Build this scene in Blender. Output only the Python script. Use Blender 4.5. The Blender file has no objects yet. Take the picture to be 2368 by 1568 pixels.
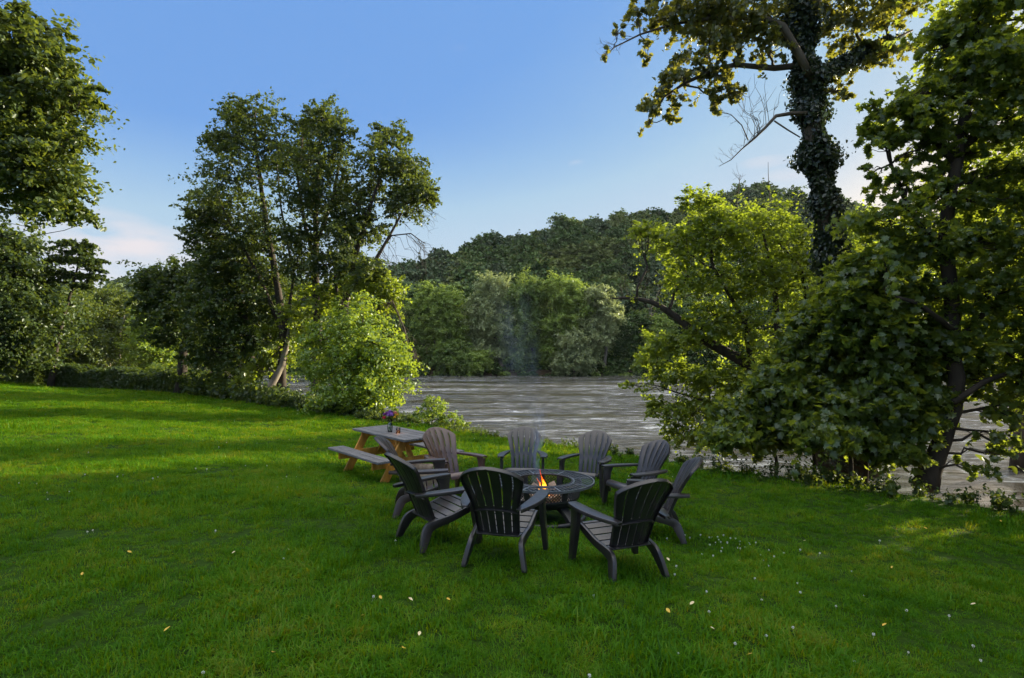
import bpy, math, random
import numpy as np
from mathutils import Vector, Matrix
R = math.radians
S = bpy.context.scene
C = S.collection

# ------------------------------------------------------------------ camera, sky, sun
CAM_H = 2.0; FPX = 1281.0; PITCH = math.atan(37 / FPX)
cam_d = bpy.data.cameras.new('camera'); cam = bpy.data.objects.new('camera', cam_d); C.objects.link(cam)
cam.location = (0, 0, CAM_H); cam.rotation_euler = (R(90) + PITCH, 0, 0)
cam_d.sensor_width = 36.0; cam_d.lens = 36.0 * FPX / 2367.0
cam_d.clip_start = 0.05; cam_d.clip_end = 3000
S.camera = cam

SUN_AZ, SUN_EL = R(60), R(13.5)
w = bpy.data.worlds.new('World'); S.world = w; w.use_nodes = True
wt = w.node_tree; wt.nodes.clear()
wo = wt.nodes.new('ShaderNodeOutputWorld'); bg = wt.nodes.new('ShaderNodeBackground')
sky = wt.nodes.new('ShaderNodeTexSky'); sky.sky_type = 'NISHITA'; sky.sun_disc = False
sky.sun_elevation = SUN_EL; sky.sun_rotation = SUN_AZ
sky.altitude = 200; sky.air_density = 1.0; sky.dust_density = 1.2; sky.ozone_density = 2.2
bg.inputs[1].default_value = 0.115
geo = wt.nodes.new('ShaderNodeTexCoord')
# the evening sky: the Nishita brightness decides the tone, an unseen pale overhead fill is added to light the scene
bw = wt.nodes.new('ShaderNodeRGBToBW'); wt.links.new(sky.outputs[0], bw.inputs[0])
sx0 = wt.nodes.new('ShaderNodeSeparateXYZ'); wt.links.new(geo.outputs['Generated'], sx0.inputs[0])
lo0 = wt.nodes.new('ShaderNodeMapRange'); lo0.interpolation_type = 'SMOOTHSTEP'; wt.links.new(sx0.outputs[2], lo0.inputs[0]); lo0.inputs[1].default_value = .40; lo0.inputs[2].default_value = .04; lo0.inputs[3].default_value = 0; lo0.inputs[4].default_value = 2.4
adb = wt.nodes.new('ShaderNodeMath'); adb.operation = 'ADD'; wt.links.new(bw.outputs[0], adb.inputs[0]); wt.links.new(lo0.outputs[0], adb.inputs[1])
dv = wt.nodes.new('ShaderNodeMath'); dv.operation = 'DIVIDE'; dv.inputs[1].default_value = 24.0; wt.links.new(adb.outputs[0], dv.inputs[0])
cr_ = wt.nodes.new('ShaderNodeValToRGB'); el = cr_.color_ramp.elements
SKY = [(.8, (.16, .35, .77)), (1.7, (.185, .39, .80)), (2.5, (.31, .52, .81)), (3.4, (.44, .63, .81)), (4.6, (.53, .67, .82)), (5.6, (.64, .73, .83)), (7.5, (.96, .90, .84)), (12, (1.05, .84, .66))]
while len(el) < len(SKY): el.new(.5)
for k_, (p_, c_) in enumerate(SKY): el[k_].position = p_ / 24; el[k_].color = (*c_, 1)
wt.links.new(dv.outputs[0], cr_.inputs[0])
sxyz = wt.nodes.new('ShaderNodeSeparateXYZ'); wt.links.new(geo.outputs['Generated'], sxyz.inputs[0])
hi_ = wt.nodes.new('ShaderNodeMapRange'); hi_.interpolation_type = 'SMOOTHSTEP'; wt.links.new(sxyz.outputs[2], hi_.inputs[0]); hi_.inputs[1].default_value = .58; hi_.inputs[2].default_value = .80
mxs = wt.nodes.new('ShaderNodeMixRGB'); wt.links.new(hi_.outputs[0], mxs.inputs[0]); wt.links.new(cr_.outputs[0], mxs.inputs[1]); mxs.inputs[2].default_value = (2.1, 2.08, 2.05, 1)
sc_ = wt.nodes.new('ShaderNodeVectorMath'); sc_.operation = 'SCALE'; sc_.inputs['Scale'].default_value = 2.25; wt.links.new(mxs.outputs[0], sc_.inputs[0])
last = sc_.outputs[0]
def skydir(xd, yd):
    v = Vector(((xd - 1184) / FPX, 1, (784 - yd) / FPX)); v.rotate(Matrix.Rotation(PITCH, 3, 'X')); return v.normalized()
cn = wt.nodes.new('ShaderNodeTexNoise'); cn.inputs['Scale'].default_value = 9; cn.inputs['Detail'].default_value = 6
cmap = wt.nodes.new('ShaderNodeMapping'); cmap.inputs['Scale'].default_value = (1, 1, 3.5)
wt.links.new(geo.outputs['Generated'], cmap.inputs[0]); wt.links.new(cmap.outputs[0], cn.inputs[0])
for (cx, cy, hw, hh, st) in [(300, 565, 230, 45, .95), (110, 520, 200, 55, .75), (1335, 379, 22, 10, .6), (1770, 374, 55, 14, .5),
                             (1830, 402, 60, 16, .3), (1060, 110, 22, 9, .10), (300, 640, 280, 40, .7), (690, 1600, 10, 10, 0)]:
    d = skydir(cx, cy); rt = d.cross(Vector((0, 0, 1))).normalized(); up = rt.cross(d)
    def dot(vec, sc):
        n = wt.nodes.new('ShaderNodeVectorMath'); n.operation = 'DOT_PRODUCT'; n.inputs[1].default_value = vec * sc
        wt.links.new(geo.outputs['Generated'], n.inputs[0]); return n.outputs['Value']
    a = dot(rt, FPX / hw); b = dot(up, FPX / hh)
    def mth(op, x, y=None):
        n = wt.nodes.new('ShaderNodeMath'); n.operation = op
        for i, q in enumerate((x, y)):
            if q is None: continue
            if isinstance(q, (int, float)): n.inputs[i].default_value = q
            else: wt.links.new(q, n.inputs[i])
        return n.outputs[0]
    f = dot(d, 1.0)
    r2 = mth('ADD', mth('MULTIPLY', a, a), mth('MULTIPLY', b, b))
    m = mth('SUBTRACT', 1.0, r2); m = mth('MAXIMUM', m, 0.0); m = mth('MULTIPLY', m, mth('GREATER_THAN', f, 0.0))
    nn = mth('MULTIPLY', mth('SUBTRACT', cn.outputs[0], 0.36), 3.4); nn = mth('MAXIMUM', nn, 0.0)
    fac = mth('MULTIPLY', mth('MULTIPLY', m, nn), st); fac = mth('MINIMUM', fac, 0.8)
    mx = wt.nodes.new('ShaderNodeMixRGB'); wt.links.new(fac, mx.inputs[0]); wt.links.new(last, mx.inputs[1])
    mx.inputs[2].default_value = (1.95, 1.80, 1.85, 1); last = mx.outputs[0]
wt.links.new(last, bg.inputs[0]); wt.links.new(bg.outputs[0], wo.inputs[0])

sd = bpy.data.lights.new('sun', 'SUN'); sd.energy = 3.7; sd.angle = R(0.8); sd.color = (1.0, 0.87, 0.62)
sun = bpy.data.objects.new('sun', sd); C.objects.link(sun)
sdir = Vector((math.sin(SUN_AZ) * math.cos(SUN_EL), math.cos(SUN_AZ) * math.cos(SUN_EL), math.sin(SUN_EL)))
sun.rotation_euler = (-sdir).to_track_quat('-Z', 'Y').to_euler()

S.render.engine = 'CYCLES'
S.view_settings.view_transform = 'Standard'; S.view_settings.look = 'None'; S.view_settings.gamma = 1.0
S.view_settings.exposure = 1.95
S.cycles.max_bounces = 7; S.cycles.diffuse_bounces = 3; S.cycles.glossy_bounces = 3
S.cycles.transmission_bounces = 5; S.cycles.transparent_max_bounces = 8; S.cycles.volume_bounces = 0
S.cycles.use_denoising = True; S.cycles.caustics_reflective = False; S.cycles.caustics_refractive = False

# ------------------------------------------------------------------ helpers
def px(xd, yd, Y):
    """world point on the ray through (xd, yd) of the 2367-wide photograph, Y metres away"""
    v = (784 - yd) / FPX; ct, st = math.cos(PITCH), math.sin(PITCH)
    dy = ct - v * st; dz = st + v * ct
    return np.array([(xd - 1184) / FPX * Y / dy, Y, CAM_H + dz / dy * Y])

def sstep(t): t = np.clip(t, 0, 1); return t * t * (3 - 2 * t)

def vnoise(x, y, s, seed=0):
    x = np.asarray(x, float) / s; y = np.asarray(y, float) / s
    xi = np.floor(x); yi = np.floor(y); fx = sstep(x - xi); fy = sstep(y - yi)
    def h(a, b):
        v = np.sin(a * 127.1 + b * 311.7 + seed * 74.7) * 43758.5453; return v - np.floor(v)
    return ((h(xi, yi) * (1 - fx) + h(xi + 1, yi) * fx) * (1 - fy) + (h(xi, yi + 1) * (1 - fx) + h(xi + 1, yi + 1) * fx) * fy) * 2 - 1

WATER_Z = -1.5
def bank_d(x, y):
    return .68 * (x - 7.5) + .73 * (y - 8.2) + .25 * vnoise(x, y, 3.1, 3) + .12 * vnoise(x, y, 1.1, 4) + 1.0 * np.exp(-((x - 2.5) ** 2 + (y - 14.5) ** 2) / 18.0) * 0
RX = [-900, -200, -120, -87, -55, -20, 21, 60, 102, 150, 185, 230, 300, 900]
RH = [10, 6, 5, 6, 15, 29, 42, 46, 58, 56, 40, 20, 10, 10]
def ground_z(x, y):
    x = np.asarray(x, float); y = np.asarray(y, float)
    d = bank_d(x, y)
    lawn = np.interp(d, [-16, -11, -7.5, -6.2, -5.4, -4.7, -2, 0], [.30, .25, .14, -.01, -.11, -.15, -.24, -.31]) + .035 * vnoise(x, y, 4.0, 1) + .012 * vnoise(x, y, 1.3, 2)
    near = lawn * (1 - sstep(d / 2.6)) + (-2.6) * sstep(d / 2.6)
    fy = 95 + 2.0 * vnoise(x, y * 0, 17, 6) + .8 * vnoise(x, y * 0, 5, 7) + np.where(x > 70, (x - 70) * .35, 0) + np.where(x < -60, (-60 - x) * .1, 0)
    fd = y - fy
    far = -2.6 + 2.1 * sstep(fd / 3.5 + .35) + 1.4 * sstep((fd - 2) / 12)
    hill = np.interp(x, RX, RH) * sstep((fd - 12) / 125) + 2.5 * vnoise(x, y, 24, 9) * sstep((fd - 12) / 30)
    return np.where(fd > -6, far + hill, near)

def pk(arr): return np.ascontiguousarray(arr)
def mesh_np(name, V, loops, starts, smooth=False):
    me = bpy.data.meshes.new(name)
    V = np.asarray(V, np.float32); loops = np.asarray(loops, np.int32); starts = np.asarray(starts, np.int32)
    me.vertices.add(len(V)); me.vertices.foreach_set('co', V.ravel())
    me.loops.add(len(loops)); me.loops.foreach_set('vertex_index', loops)
    me.polygons.add(len(starts)); me.polygons.foreach_set('loop_start', starts)
    if smooth: me.polygons.foreach_set('use_smooth', np.ones(len(starts), bool))
    me.update(calc_edges=True)
    return me

def tag(o, label=None, cat=None, group=None, kind=None):
    if label: o['label'] = label
    if cat: o['category'] = cat
    if group: o['group'] = group
    if kind: o['kind'] = kind
    return o
def link(name, me, mat=None, parent=None):
    o = bpy.data.objects.new(name, me); C.objects.link(o)
    if mat is not None and not me.materials: me.materials.append(mat)
    if parent is not None: o.parent = parent
    return o
def thing(name, loc, label, cat, group=None, rz=0):
    o = bpy.data.objects.new(name, None); C.objects.link(o); o.location = loc; o.rotation_euler = (0, 0, rz)
    o.empty_display_size = .1
    return tag(o, label, cat, group)

class MB:
    """collects pieces, builds ONE mesh"""
    def __init__(s): s.v = []; s.f = []
    def add(s, verts, faces):
        n = len(s.v); s.v += [tuple(map(float, p)) for p in verts]; s.f += [[i + n for i in f] for f in faces]
    def box(s, c, size, rot=None):
        c = Vector(c); hx, hy, hz = [q / 2 for q in size]
        P = [Vector((x, y, z)) for x in (-hx, hx) for y in (-hy, hy) for z in (-hz, hz)]
        if rot is not None: P = [rot @ p for p in P]
        s.add([p + c for p in P], [[0, 1, 3, 2], [4, 6, 7, 5], [0, 4, 5, 1], [2, 3, 7, 6], [0, 2, 6, 4], [1, 5, 7, 3]])
    def beam(s, a, b, wd, th, up=(0, 0, 1)):
        a, b = Vector(a), Vector(b); d = (b - a).normalized(); u = Vector(up); sx = d.cross(u).normalized(); u = sx.cross(d)
        P = []
        for q in (a, b):
            for (i, j) in ((-1, -1), (1, -1), (1, 1), (-1, 1)): P.append(q + sx * (i * wd / 2) + u * (j * th / 2))
        s.add(P, [[3, 2, 1, 0], [4, 5, 6, 7], [0, 1, 5, 4], [1, 2, 6, 5], [2, 3, 7, 6], [3, 0, 4, 7]])
    def loft(s, rings, closed=True, caps=True):
        n = len(rings[0]); V = [p for r in rings for p in r]; F = []
        for i in range(len(rings) - 1):
            for j in range(n if closed else n - 1):
                k = (j + 1) % n; F.append([i * n + j, i * n + k, (i + 1) * n + k, (i + 1) * n + j])
        if caps: F.append(list(range(n))[::-1]); F.append([(len(rings) - 1) * n + j for j in range(n)])
        s.add(V, F)
    def tube(s, pts, radii, n=6):
        pts = [Vector(p) for p in pts]; rings = []
        prev = None
        for i, p in enumerate(pts):
            d = (pts[min(i + 1, len(pts) - 1)] - pts[max(i - 1, 0)]).normalized()
            if prev is None:
                u = d.orthogonal().normalized()
            else:
                u = (prev - d * prev.dot(d))
                u = u.normalized() if u.length > 1e-6 else d.orthogonal().normalized()
            prev = u; v = d.cross(u)
            r = radii[i] if hasattr(radii, '__len__') else radii
            rings.append([p + (u * math.cos(a) + v * math.sin(a)) * r for a in [2 * math.pi * k / n for k in range(n)]])
        s.loft(rings)
    def lathe(s, prof, n=24, c=(0, 0, 0)):
        rings = [[(c[0] + r * math.cos(a), c[1] + r * math.sin(a), c[2] + z) for a in [2 * math.pi * k / n for k in range(n)]] for r, z in prof]
        s.loft(rings, caps=False)
    def mesh(s, name, smooth=False, ang=None):
        me = bpy.data.meshes.new(name); me.from_pydata(s.v, [], s.f); me.update()
        if smooth:
            me.shade_smooth()
            if ang: me.set_sharp_from_angle(angle=R(ang))
        return me
    def build(s, name, mat, parent=None, smooth=False, ang=None, bevel=0, off=None):
        if off is not None: s.v = [(a - off[0], b - off[1], c - off[2]) for a, b, c in s.v]
        me = s.mesh(name, smooth, ang); o = link(name, me, mat, parent)
        if bevel:
            m = o.modifiers.new('bevel', 'BEVEL'); m.width = bevel; m.segments = 2; m.limit_method = 'ANGLE'; m.angle_limit = R(38)
            bpy.context.view_layer.update()
            dg = bpy.context.evaluated_depsgraph_get(); new = bpy.data.meshes.new_from_object(o.evaluated_get(dg))
            o.modifiers.clear(); o.data = new; new.name = name
            if smooth or bevel: new.shade_smooth(); new.set_sharp_from_angle(angle=R(ang or 40))
        return o

# ------------------------------------------------------------------ materials
def new_mat(name):
    m = bpy.data.materials.new(name); m.use_nodes = True; nt = m.node_tree; nt.nodes.clear()
    out = nt.nodes.new('ShaderNodeOutputMaterial'); return m, nt, out
def N(nt, t, **kw):
    n = nt.nodes.new(t)
    for k, v in kw.items():
        if k.startswith('i_'):
            key = k[2:]; key = int(key) if key.isdigit() else key
            n.inputs[key].default_value = v
        else: setattr(n, k, v)
    return n
def ramp(nt, src, stops):
    r = nt.nodes.new('ShaderNodeValToRGB'); e = r.color_ramp.elements
    while len(e) < len(stops): e.new(.5)
    for i, (p, c) in enumerate(stops): e[i].position = p; e[i].color = (*c, 1)
    nt.links.new(src, r.inputs[0]); return r.outputs[0]
def rough_mat(name, stops, scale=4, rough=.6, bump=.2, stretch=(1, 1, 1), detail=6, metallic=0, coord='Object', spec=.4, bdist=.02):
    m, nt, out = new_mat(name); L = nt.links.new
    tc = N(nt, 'ShaderNodeTexCoord'); mp = N(nt, 'ShaderNodeMapping'); mp.inputs['Scale'].default_value = stretch
    L(tc.outputs[coord], mp.inputs[0])
    no = N(nt, 'ShaderNodeTexNoise', i_Scale=scale, i_Detail=detail, i_Roughness=.6); L(mp.outputs[0], no.inputs[0])
    b = N(nt, 'ShaderNodeBsdfPrincipled', i_Roughness=rough, i_Metallic=metallic); b.inputs['Specular IOR Level'].default_value = spec
    L(ramp(nt, no.outputs[0], stops), b.inputs['Base Color'])
    if bump:
        bp = N(nt, 'ShaderNodeBump', i_Strength=bump, i_Distance=bdist); L(no.outputs[0], bp.inputs['Height']); L(bp.outputs[0], b.inputs['Normal'])
    L(b.outputs[0], out.inputs[0]); return m

def leaf_mat(name, c1, c2, tr, trans=.45, gloss=.03, patch=1.5):
    """leaf: colour varies leaf by leaf and in big clumps; part of the light goes through"""
    m, nt, out = new_mat(name); L = nt.links.new
    g = N(nt, 'ShaderNodeNewGeometry'); tc = N(nt, 'ShaderNodeTexCoord')
    no = N(nt, 'ShaderNodeTexNoise', i_Scale=patch, i_Detail=3); L(g.outputs['Position'], no.inputs[0])
    ad = N(nt, 'ShaderNodeMath', operation='MULTIPLY_ADD'); L(g.outputs['Random Per Island'], ad.inputs[0]); ad.inputs[1].default_value = .55
    sb = N(nt, 'ShaderNodeMath', operation='MULTIPLY_ADD'); L(no.outputs[0], sb.inputs[0]); sb.inputs[1].default_value = 1.6; sb.inputs[2].default_value = -.6
    L(sb.outputs[0], ad.inputs[2]); ad.use_clamp = True
    mx = N(nt, 'ShaderNodeMixRGB'); L(ad.outputs[0], mx.inputs[0]); mx.inputs[1].default_value = (*c1, 1); mx.inputs[2].default_value = (*c2, 1)
    mt = N(nt, 'ShaderNodeMixRGB', blend_type='MIX'); mt.inputs[0].default_value = .75; L(mx.outputs[0], mt.inputs[1]); mt.inputs[2].default_value = (*tr, 1)
    df = N(nt, 'ShaderNodeBsdfDiffuse'); L(mx.outputs[0], df.inputs[0])
    tl = N(nt, 'ShaderNodeBsdfTranslucent'); L(mt.outputs[0], tl.inputs[0])
    gl = N(nt, 'ShaderNodeBsdfGlossy', i_Roughness=.42); gl.inputs[0].default_value = (.8, .85, .9, 1)
    m1 = N(nt, 'ShaderNodeMixShader'); m1.inputs[0].default_value = trans; L(df.outputs[0], m1.inputs[1]); L(tl.outputs[0], m1.inputs[2])
    m2 = N(nt, 'ShaderNodeMixShader'); m2.inputs[0].default_value = gloss; L(m1.outputs[0], m2.inputs[1]); L(gl.outputs[0], m2.inputs[2])
    L(m2.outputs[0], out.inputs[0]); return m

M = {}
M['leaf_dark'] = leaf_mat('leaf_dark', (.028, .054, .014), (.065, .105, .020), (.16, .21, .02), .40)
M['leaf_mid'] = leaf_mat('leaf_mid', (.034, .064, .014), (.078, .118, .022), (.24, .29, .025), .46)
M['leaf_lime'] = leaf_mat('leaf_lime', (.070, .145, .012), (.16, .26, .020), (.46, .56, .03), .48, .05)
M['leaf_yellow'] = leaf_mat('leaf_yellow', (.085, .135, .014), (.17, .205, .022), (.44, .55, .03), .55, .05)
M['leaf_syc'] = leaf_mat('leaf_syc', (.050, .080, .018), (.105, .125, .026), (.36, .34, .025), .5, .07)
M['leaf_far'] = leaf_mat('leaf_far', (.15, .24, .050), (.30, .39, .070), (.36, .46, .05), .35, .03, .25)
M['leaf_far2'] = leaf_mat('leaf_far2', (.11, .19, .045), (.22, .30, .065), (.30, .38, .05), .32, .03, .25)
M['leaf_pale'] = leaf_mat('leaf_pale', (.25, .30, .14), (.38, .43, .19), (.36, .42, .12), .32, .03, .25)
M['leaf_hill'] = leaf_mat('leaf_hill', (.050, .098, .030), (.115, .18, .045), (.14, .19, .04), .20, .02, .06)
M['leaf_ivy'] = leaf_mat('leaf_ivy', (.010, .022, .008), (.025, .045, .012), (.05, .08, .012), .25, .08)
M['leaf_group'] = leaf_mat('leaf_group', (.022, .046, .014), (.054, .088, .022), (.20, .25, .025), .42)
M['leaf_big'] = leaf_mat('leaf_big', (.048, .092, .020), (.11, .17, .028), (.42, .50, .03), .55, .05)
M['bark'] = rough_mat('bark', [(.3, (.045, .034, .026)), (.7, (.13, .10, .075))], 5, .9, .8, (1, 1, .25))
M['bark_dark'] = rough_mat('bark_dark', [(.3, (.020, .016, .012)), (.7, (.065, .050, .038))], 5, .9, .8, (1, 1, .25))
M['bark_pale'] = rough_mat('bark_pale', [(.35, (.09, .075, .06)), (.6, (.22, .19, .15))], 3, .85, .4, (1, 1, .4))
M['bark_syc'] = rough_mat('bark_syc', [(.35, (.04, .03, .022)), (.55, (.09, .07, .05)), (.75, (.17, .14, .11))], 2.2, .8, .4, (1, 1, .5))

# ------------------------------------------------------------------ leaves and trees
def _tmpl(outline_r, z=.06, curl=-.10):
    """outline of the right half from base to tip -> two folded halves"""
    mid = [(0, 0, 0), (0, 1, curl)]
    rt = [(x, y, z * (x > 0) * x * 3 + curl * y * y) for x, y in outline_r]
    lf = [(-x, y, q) for x, y, q in rt]
    V = mid + rt + lf; n = len(rt)
    f1 = [0] + list(range(2, 2 + n)) + [1]; f2 = [1] + list(range(2 + n, 2 + 2 * n))[::-1] + [0]
    return np.array(V, float), [f1, f2]
T_OVAL = (np.array([(0, 0, 0), (-.30, .45, .07), (0, 1, -.12), (.30, .45, .07)], float), [[0, 3, 2], [0, 2, 1]])
T_LEAF = _tmpl([(.22, .18), (.33, .45), (.18, .8)])
T_LOBE = _tmpl([(.30, -.06), (.26, .12), (.62, .22), (.36, .40), (.50, .72), (.17, .66)], .08, -.12)
T_CLUMP = (np.array([(0, 0, 0), (-.42, .25, .1), (-.25, .8, -.05), (.1, 1, -.2), (.45, .65, .05), (.40, .15, .12)], float), [[0, 5, 4, 3, 2, 1]])

def leaf_arrays(P, size, tmpl, rng, up=.9, out=None, outw=.5, jit=.5):
    T, F = tmpl; n = len(P); k = len(T)
    nrm = rng.normal(size=(n, 3)); nrm /= np.linalg.norm(nrm, axis=1)[:, None]
    nrm[:, 2] += up
    if out is not None: nrm += out * outw
    nrm /= np.linalg.norm(nrm, axis=1)[:, None]
    a = rng.normal(size=(n, 3)); a[:, 2] -= .5
    a -= nrm * (a * nrm).sum(1)[:, None]; a /= np.linalg.norm(a, axis=1)[:, None] + 1e-9
    b = np.cross(a, nrm)
    s = size * (1 + jit * rng.uniform(-1, 1, n))
    V = P[:, None, :] + s[:, None, None] * (T[None, :, 0:1] * b[:, None, :] + (T[None, :, 1:2] - .5) * a[:, None, :] + T[None, :, 2:3] * nrm[:, None, :])
    V = V.reshape(-1, 3)
    base = (np.arange(n) * k)[:, None]
    fl = np.concatenate([np.array(f) for f in F]); lens = [len(f) for f in F]
    loops = (base + fl[None, :]).ravel()
    st0 = np.cumsum([0] + lens[:-1]); starts = (np.arange(n)[:, None] * len(fl) + st0[None, :]).ravel()
    return V, loops, starts
def join_arrays(parts):
    V, Lp, St = [], [], []; vo = lo = 0
    for v, l, s in parts:
        V.append(v); Lp.append(l + vo); St.append(s + lo); vo += len(v); lo += len(l)
    return np.concatenate(V), np.concatenate(Lp), np.concatenate(St)

DENS = [2.9, .66, .72]
def blob_points(c, r, ncl, lpc, rng, crf=.24, inner=.3, flat=.62):
    """clusters spread through an ellipsoid, leaves spread through each cluster"""
    c = np.array(c, float); r = np.array(r, float)
    ncl = int(ncl * DENS[0]); lpc = max(8, int(lpc * DENS[1])); crf = crf * DENS[2]
    d = rng.normal(size=(ncl, 3)); d /= np.linalg.norm(d, axis=1)[:, None]
    rad = inner + (1 - inner) * rng.uniform(0, 1, ncl) ** .6 * rng.uniform(.85, 1.18, ncl)
    cc = c + d * rad[:, None] * r
    cr = crf * (r.prod() ** (1 / 3)) * np.clip(rng.lognormal(-.08, .42, ncl), .35, 2.0)
    cid = np.repeat(np.arange(ncl), lpc)
    g = rng.normal(size=(len(cid), 3)) * .34
    g = np.clip(g, -1.2, 1.2)
    sd_ = d * np.array([1, 1, .5]) + rng.normal(size=(ncl, 3)) * .45; sd_[:, 2] -= .1; sd_ /= np.linalg.norm(sd_, axis=1)[:, None]
    u_ = rng.uniform(-1, 1.3, len(cid)); g = g * (1.15 - .35 * np.abs(u_))[:, None]
    P = cc[cid] + g * cr[cid][:, None] * np.array([1, 1, flat]) + sd_[cid] * (u_ * cr[cid] * 1.75)[:, None]
    P += rng.normal(size=P.shape) * (rng.uniform(size=len(P)) < .22)[:, None] * cr.mean() * .45
    P[:, 2] -= .35 * cr[cid] * np.maximum(u_, 0) ** 2          # each spray droops at its rim
    out = d[cid] * .6 + g * .5
    return P, out, cc

def curve(a, b, rng, n=6, wob=.08, sag=0.0):
    a, b = np.array(a, float), np.array(b, float); L = np.linalg.norm(b - a)
    t = np.linspace(0, 1, n)[:, None]; p = a + (b - a) * t
    w_ = rng.normal(size=(n, 3)) * wob * L; w_[0] = 0; w_[-1] = 0
    p = p + w_ * np.sin(t * math.pi); p[:, 2] += sag * L * np.sin(t[:, 0] * math.pi)
    return p

def tree(name, label, cat, base, trunk, trad, blobs, lm, bm, leaf=.14, tmpl=T_OVAL, seed=1, group=None, limbs=(), twigs=12, up=.9,
         bare=(), limb_r=.32, sides=8, crf=.24, inner=.3, trunk2=(), flat=.62, tw=1.0, dens=1.0):
    rng = np.random.default_rng(seed); base = np.array(base, float)
    root = thing(name, base, label, cat, group)
    mb = MB(); tp = np.array(trunk, float)
    # refine the trunk
    tt = np.linspace(0, len(tp) - 1, len(tp) * 3); ip = np.stack([np.interp(tt, range(len(tp)), tp[:, i]) for i in range(3)], 1)
    rr = np.interp(tt, range(len(tp)), trad); ip[1:-1] += rng.normal(size=(len(ip) - 2, 3)) * rr[1:-1, None] * .15
    flare = rr.copy(); flare[0] *= 1.35
    mb.tube(ip, flare, sides)
    for pts, rad in trunk2: mb.tube(pts, rad, 6)
    for (pts, rad) in limbs: mb.tube(pts, rad, 6)
    arrs = []
    nodes = [ip]; nr = [rr]
    for pts, rad in list(limbs) + list(trunk2): nodes.append(np.array(pts, float)); nr.append(np.array(rad, float))
    allp = np.concatenate(nodes); allr = np.concatenate(nr)
    for bl in blobs:
        c, r, ncl, lpc = bl[:4]; c = np.array(c, float); ncl = max(2, int(ncl * dens ** .5)); lpc = int(lpc * dens ** .5)
        P, out, cc = blob_points(c, r, ncl, lpc, rng, crf, inner, flat)
        arrs.append(leaf_arrays(P, leaf * .64, tmpl, rng, up, out))
        dist = np.linalg.norm(allp - c, axis=1) + 1.2 * np.maximum(0, allp[:, 2] - c[2] + .2 * r[2])
        k = int(dist.argmin()); a = allp[k]; r0 = max(min(allr[k] * .75, limb_r * np.mean(r) * .12 + .02), .012)
        q = curve(a, c, rng, 6, .06, .04); mb.tube(q, np.linspace(r0, max(r0 * .45, .008), 6), 5)
        pick = rng.permutation(len(cc))[:twigs]
        for j in pick:
            s0 = q[rng.integers(2, 6)]; mb.tube(curve(s0, cc[j], rng, 4, .08), np.linspace(max(r0 * .35, .008), .006 * tw, 4), 4)
    for pts, rad in bare: mb.tube(pts, rad, 5)
    mb.build('trunk', bm, root, smooth=True, off=base)
    if arrs:
        V, Lp, St = join_arrays(arrs); o = link('crown', mesh_np('crown', V - base, Lp, St), lm, root)
    return root

def B(xd, yd, Y, rx, ry, rd, ncl, lpc):
    """a foliage mass centred on a sight line at depth Y; radii in photo pixels, depth radius in metres"""
    k = Y / FPX; return (px(xd, yd, Y), (rx * k, rd, ry * k), ncl, lpc)
def pl(pts, Y0=None): return [px(*p) if len(p) == 3 else px(p[0], p[1], Y0) for p in pts]
def gp(xd, Y):
    x = (xd - 1184) / FPX * Y; return np.array([x, Y, float(ground_z(x, Y))])
def dead_twigs(start_pts, rng, n, L, up=(0, 0, 1), spread=.6, r=.006, bend=.2):
    """thin bare twigs leaving a limb"""
    res = []; sp = np.array(start_pts, float)
    for _ in range(n):
        i = rng.integers(0, len(sp) - 1); t = rng.uniform(); a = sp[i] * (1 - t) + sp[i + 1] * t
        d = np.array(up, float) + rng.normal(size=3) * spread; d /= np.linalg.norm(d); l = L * rng.uniform(.4, 1.1)
        e = a + d * l; q = curve(a, e, rng, 5, .05); res.append((q, np.linspace(r, r * .35, 5)))
        for _ in range(3):
            k = rng.integers(1, 4); dd = d + rng.normal(size=3) * .6; dd /= np.linalg.norm(dd)
            res.append((curve(q[k], q[k] + dd * l * .4, rng, 3, .05), np.linspace(r * .6, r * .25, 3)))
    return res

# ------------------------------------------------------------------ ground, water
def axis(lo, hi, n, c=0, k=3.2):
    t = np.linspace(-1, 1, n); s = np.sinh(t * k) / math.sinh(k); return np.where(s < 0, c + s * (c - lo), c + s * (hi - c))
gx = np.unique(np.concatenate([axis(-900, 900, 361, 0, 5.2)])); gy = np.unique(np.concatenate([np.linspace(-30, 0, 30), np.linspace(0, 40, 150), np.linspace(40, 130, 90), np.linspace(130, 280, 50), np.geomspace(280, 1500, 16)]))
X, Y = np.meshgrid(gx, gy); Z = ground_z(X, Y)
V = np.stack([X, Y, Z], -1).reshape(-1, 3); nx, ny = len(gx), len(gy)
ii = (np.arange(ny - 1)[:, None] * nx + np.arange(nx - 1)[None, :]).ravel()
Fq = np.stack([ii, ii + 1, ii + nx + 1, ii + nx], 1)
m, nt, out = new_mat('ground_soil'); L = nt.links.new
g = N(nt, 'ShaderNodeNewGeometry')
n1 = N(nt, 'ShaderNodeTexNoise', i_Scale=.55, i_Detail=5); L(g.outputs['Position'], n1.inputs[0])
n2 = N(nt, 'ShaderNodeTexNoise', i_Scale=16, i_Detail=8, i_Roughness=.7); L(g.outputs['Position'], n2.inputs[0])
ca = ramp(nt, n2.outputs[0], [(.3, (.010, .022, .002)), (.55, (.022, .055, .003)), (.75, (.050, .085, .006))])
cb = ramp(nt, n2.outputs[0], [(.3, (.030, .022, .013)), (.7, (.085, .062, .035))])
sep = N(nt, 'ShaderNodeSeparateXYZ'); L(g.outputs['Position'], sep.inputs[0])
dz = N(nt, 'ShaderNodeMapRange'); L(sep.outputs[2], dz.inputs[0]); dz.inputs[1].default_value = -.55; dz.inputs[2].default_value = -.38; dz.inputs[3].default_value = 1; dz.inputs[4].default_value = 0
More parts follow.
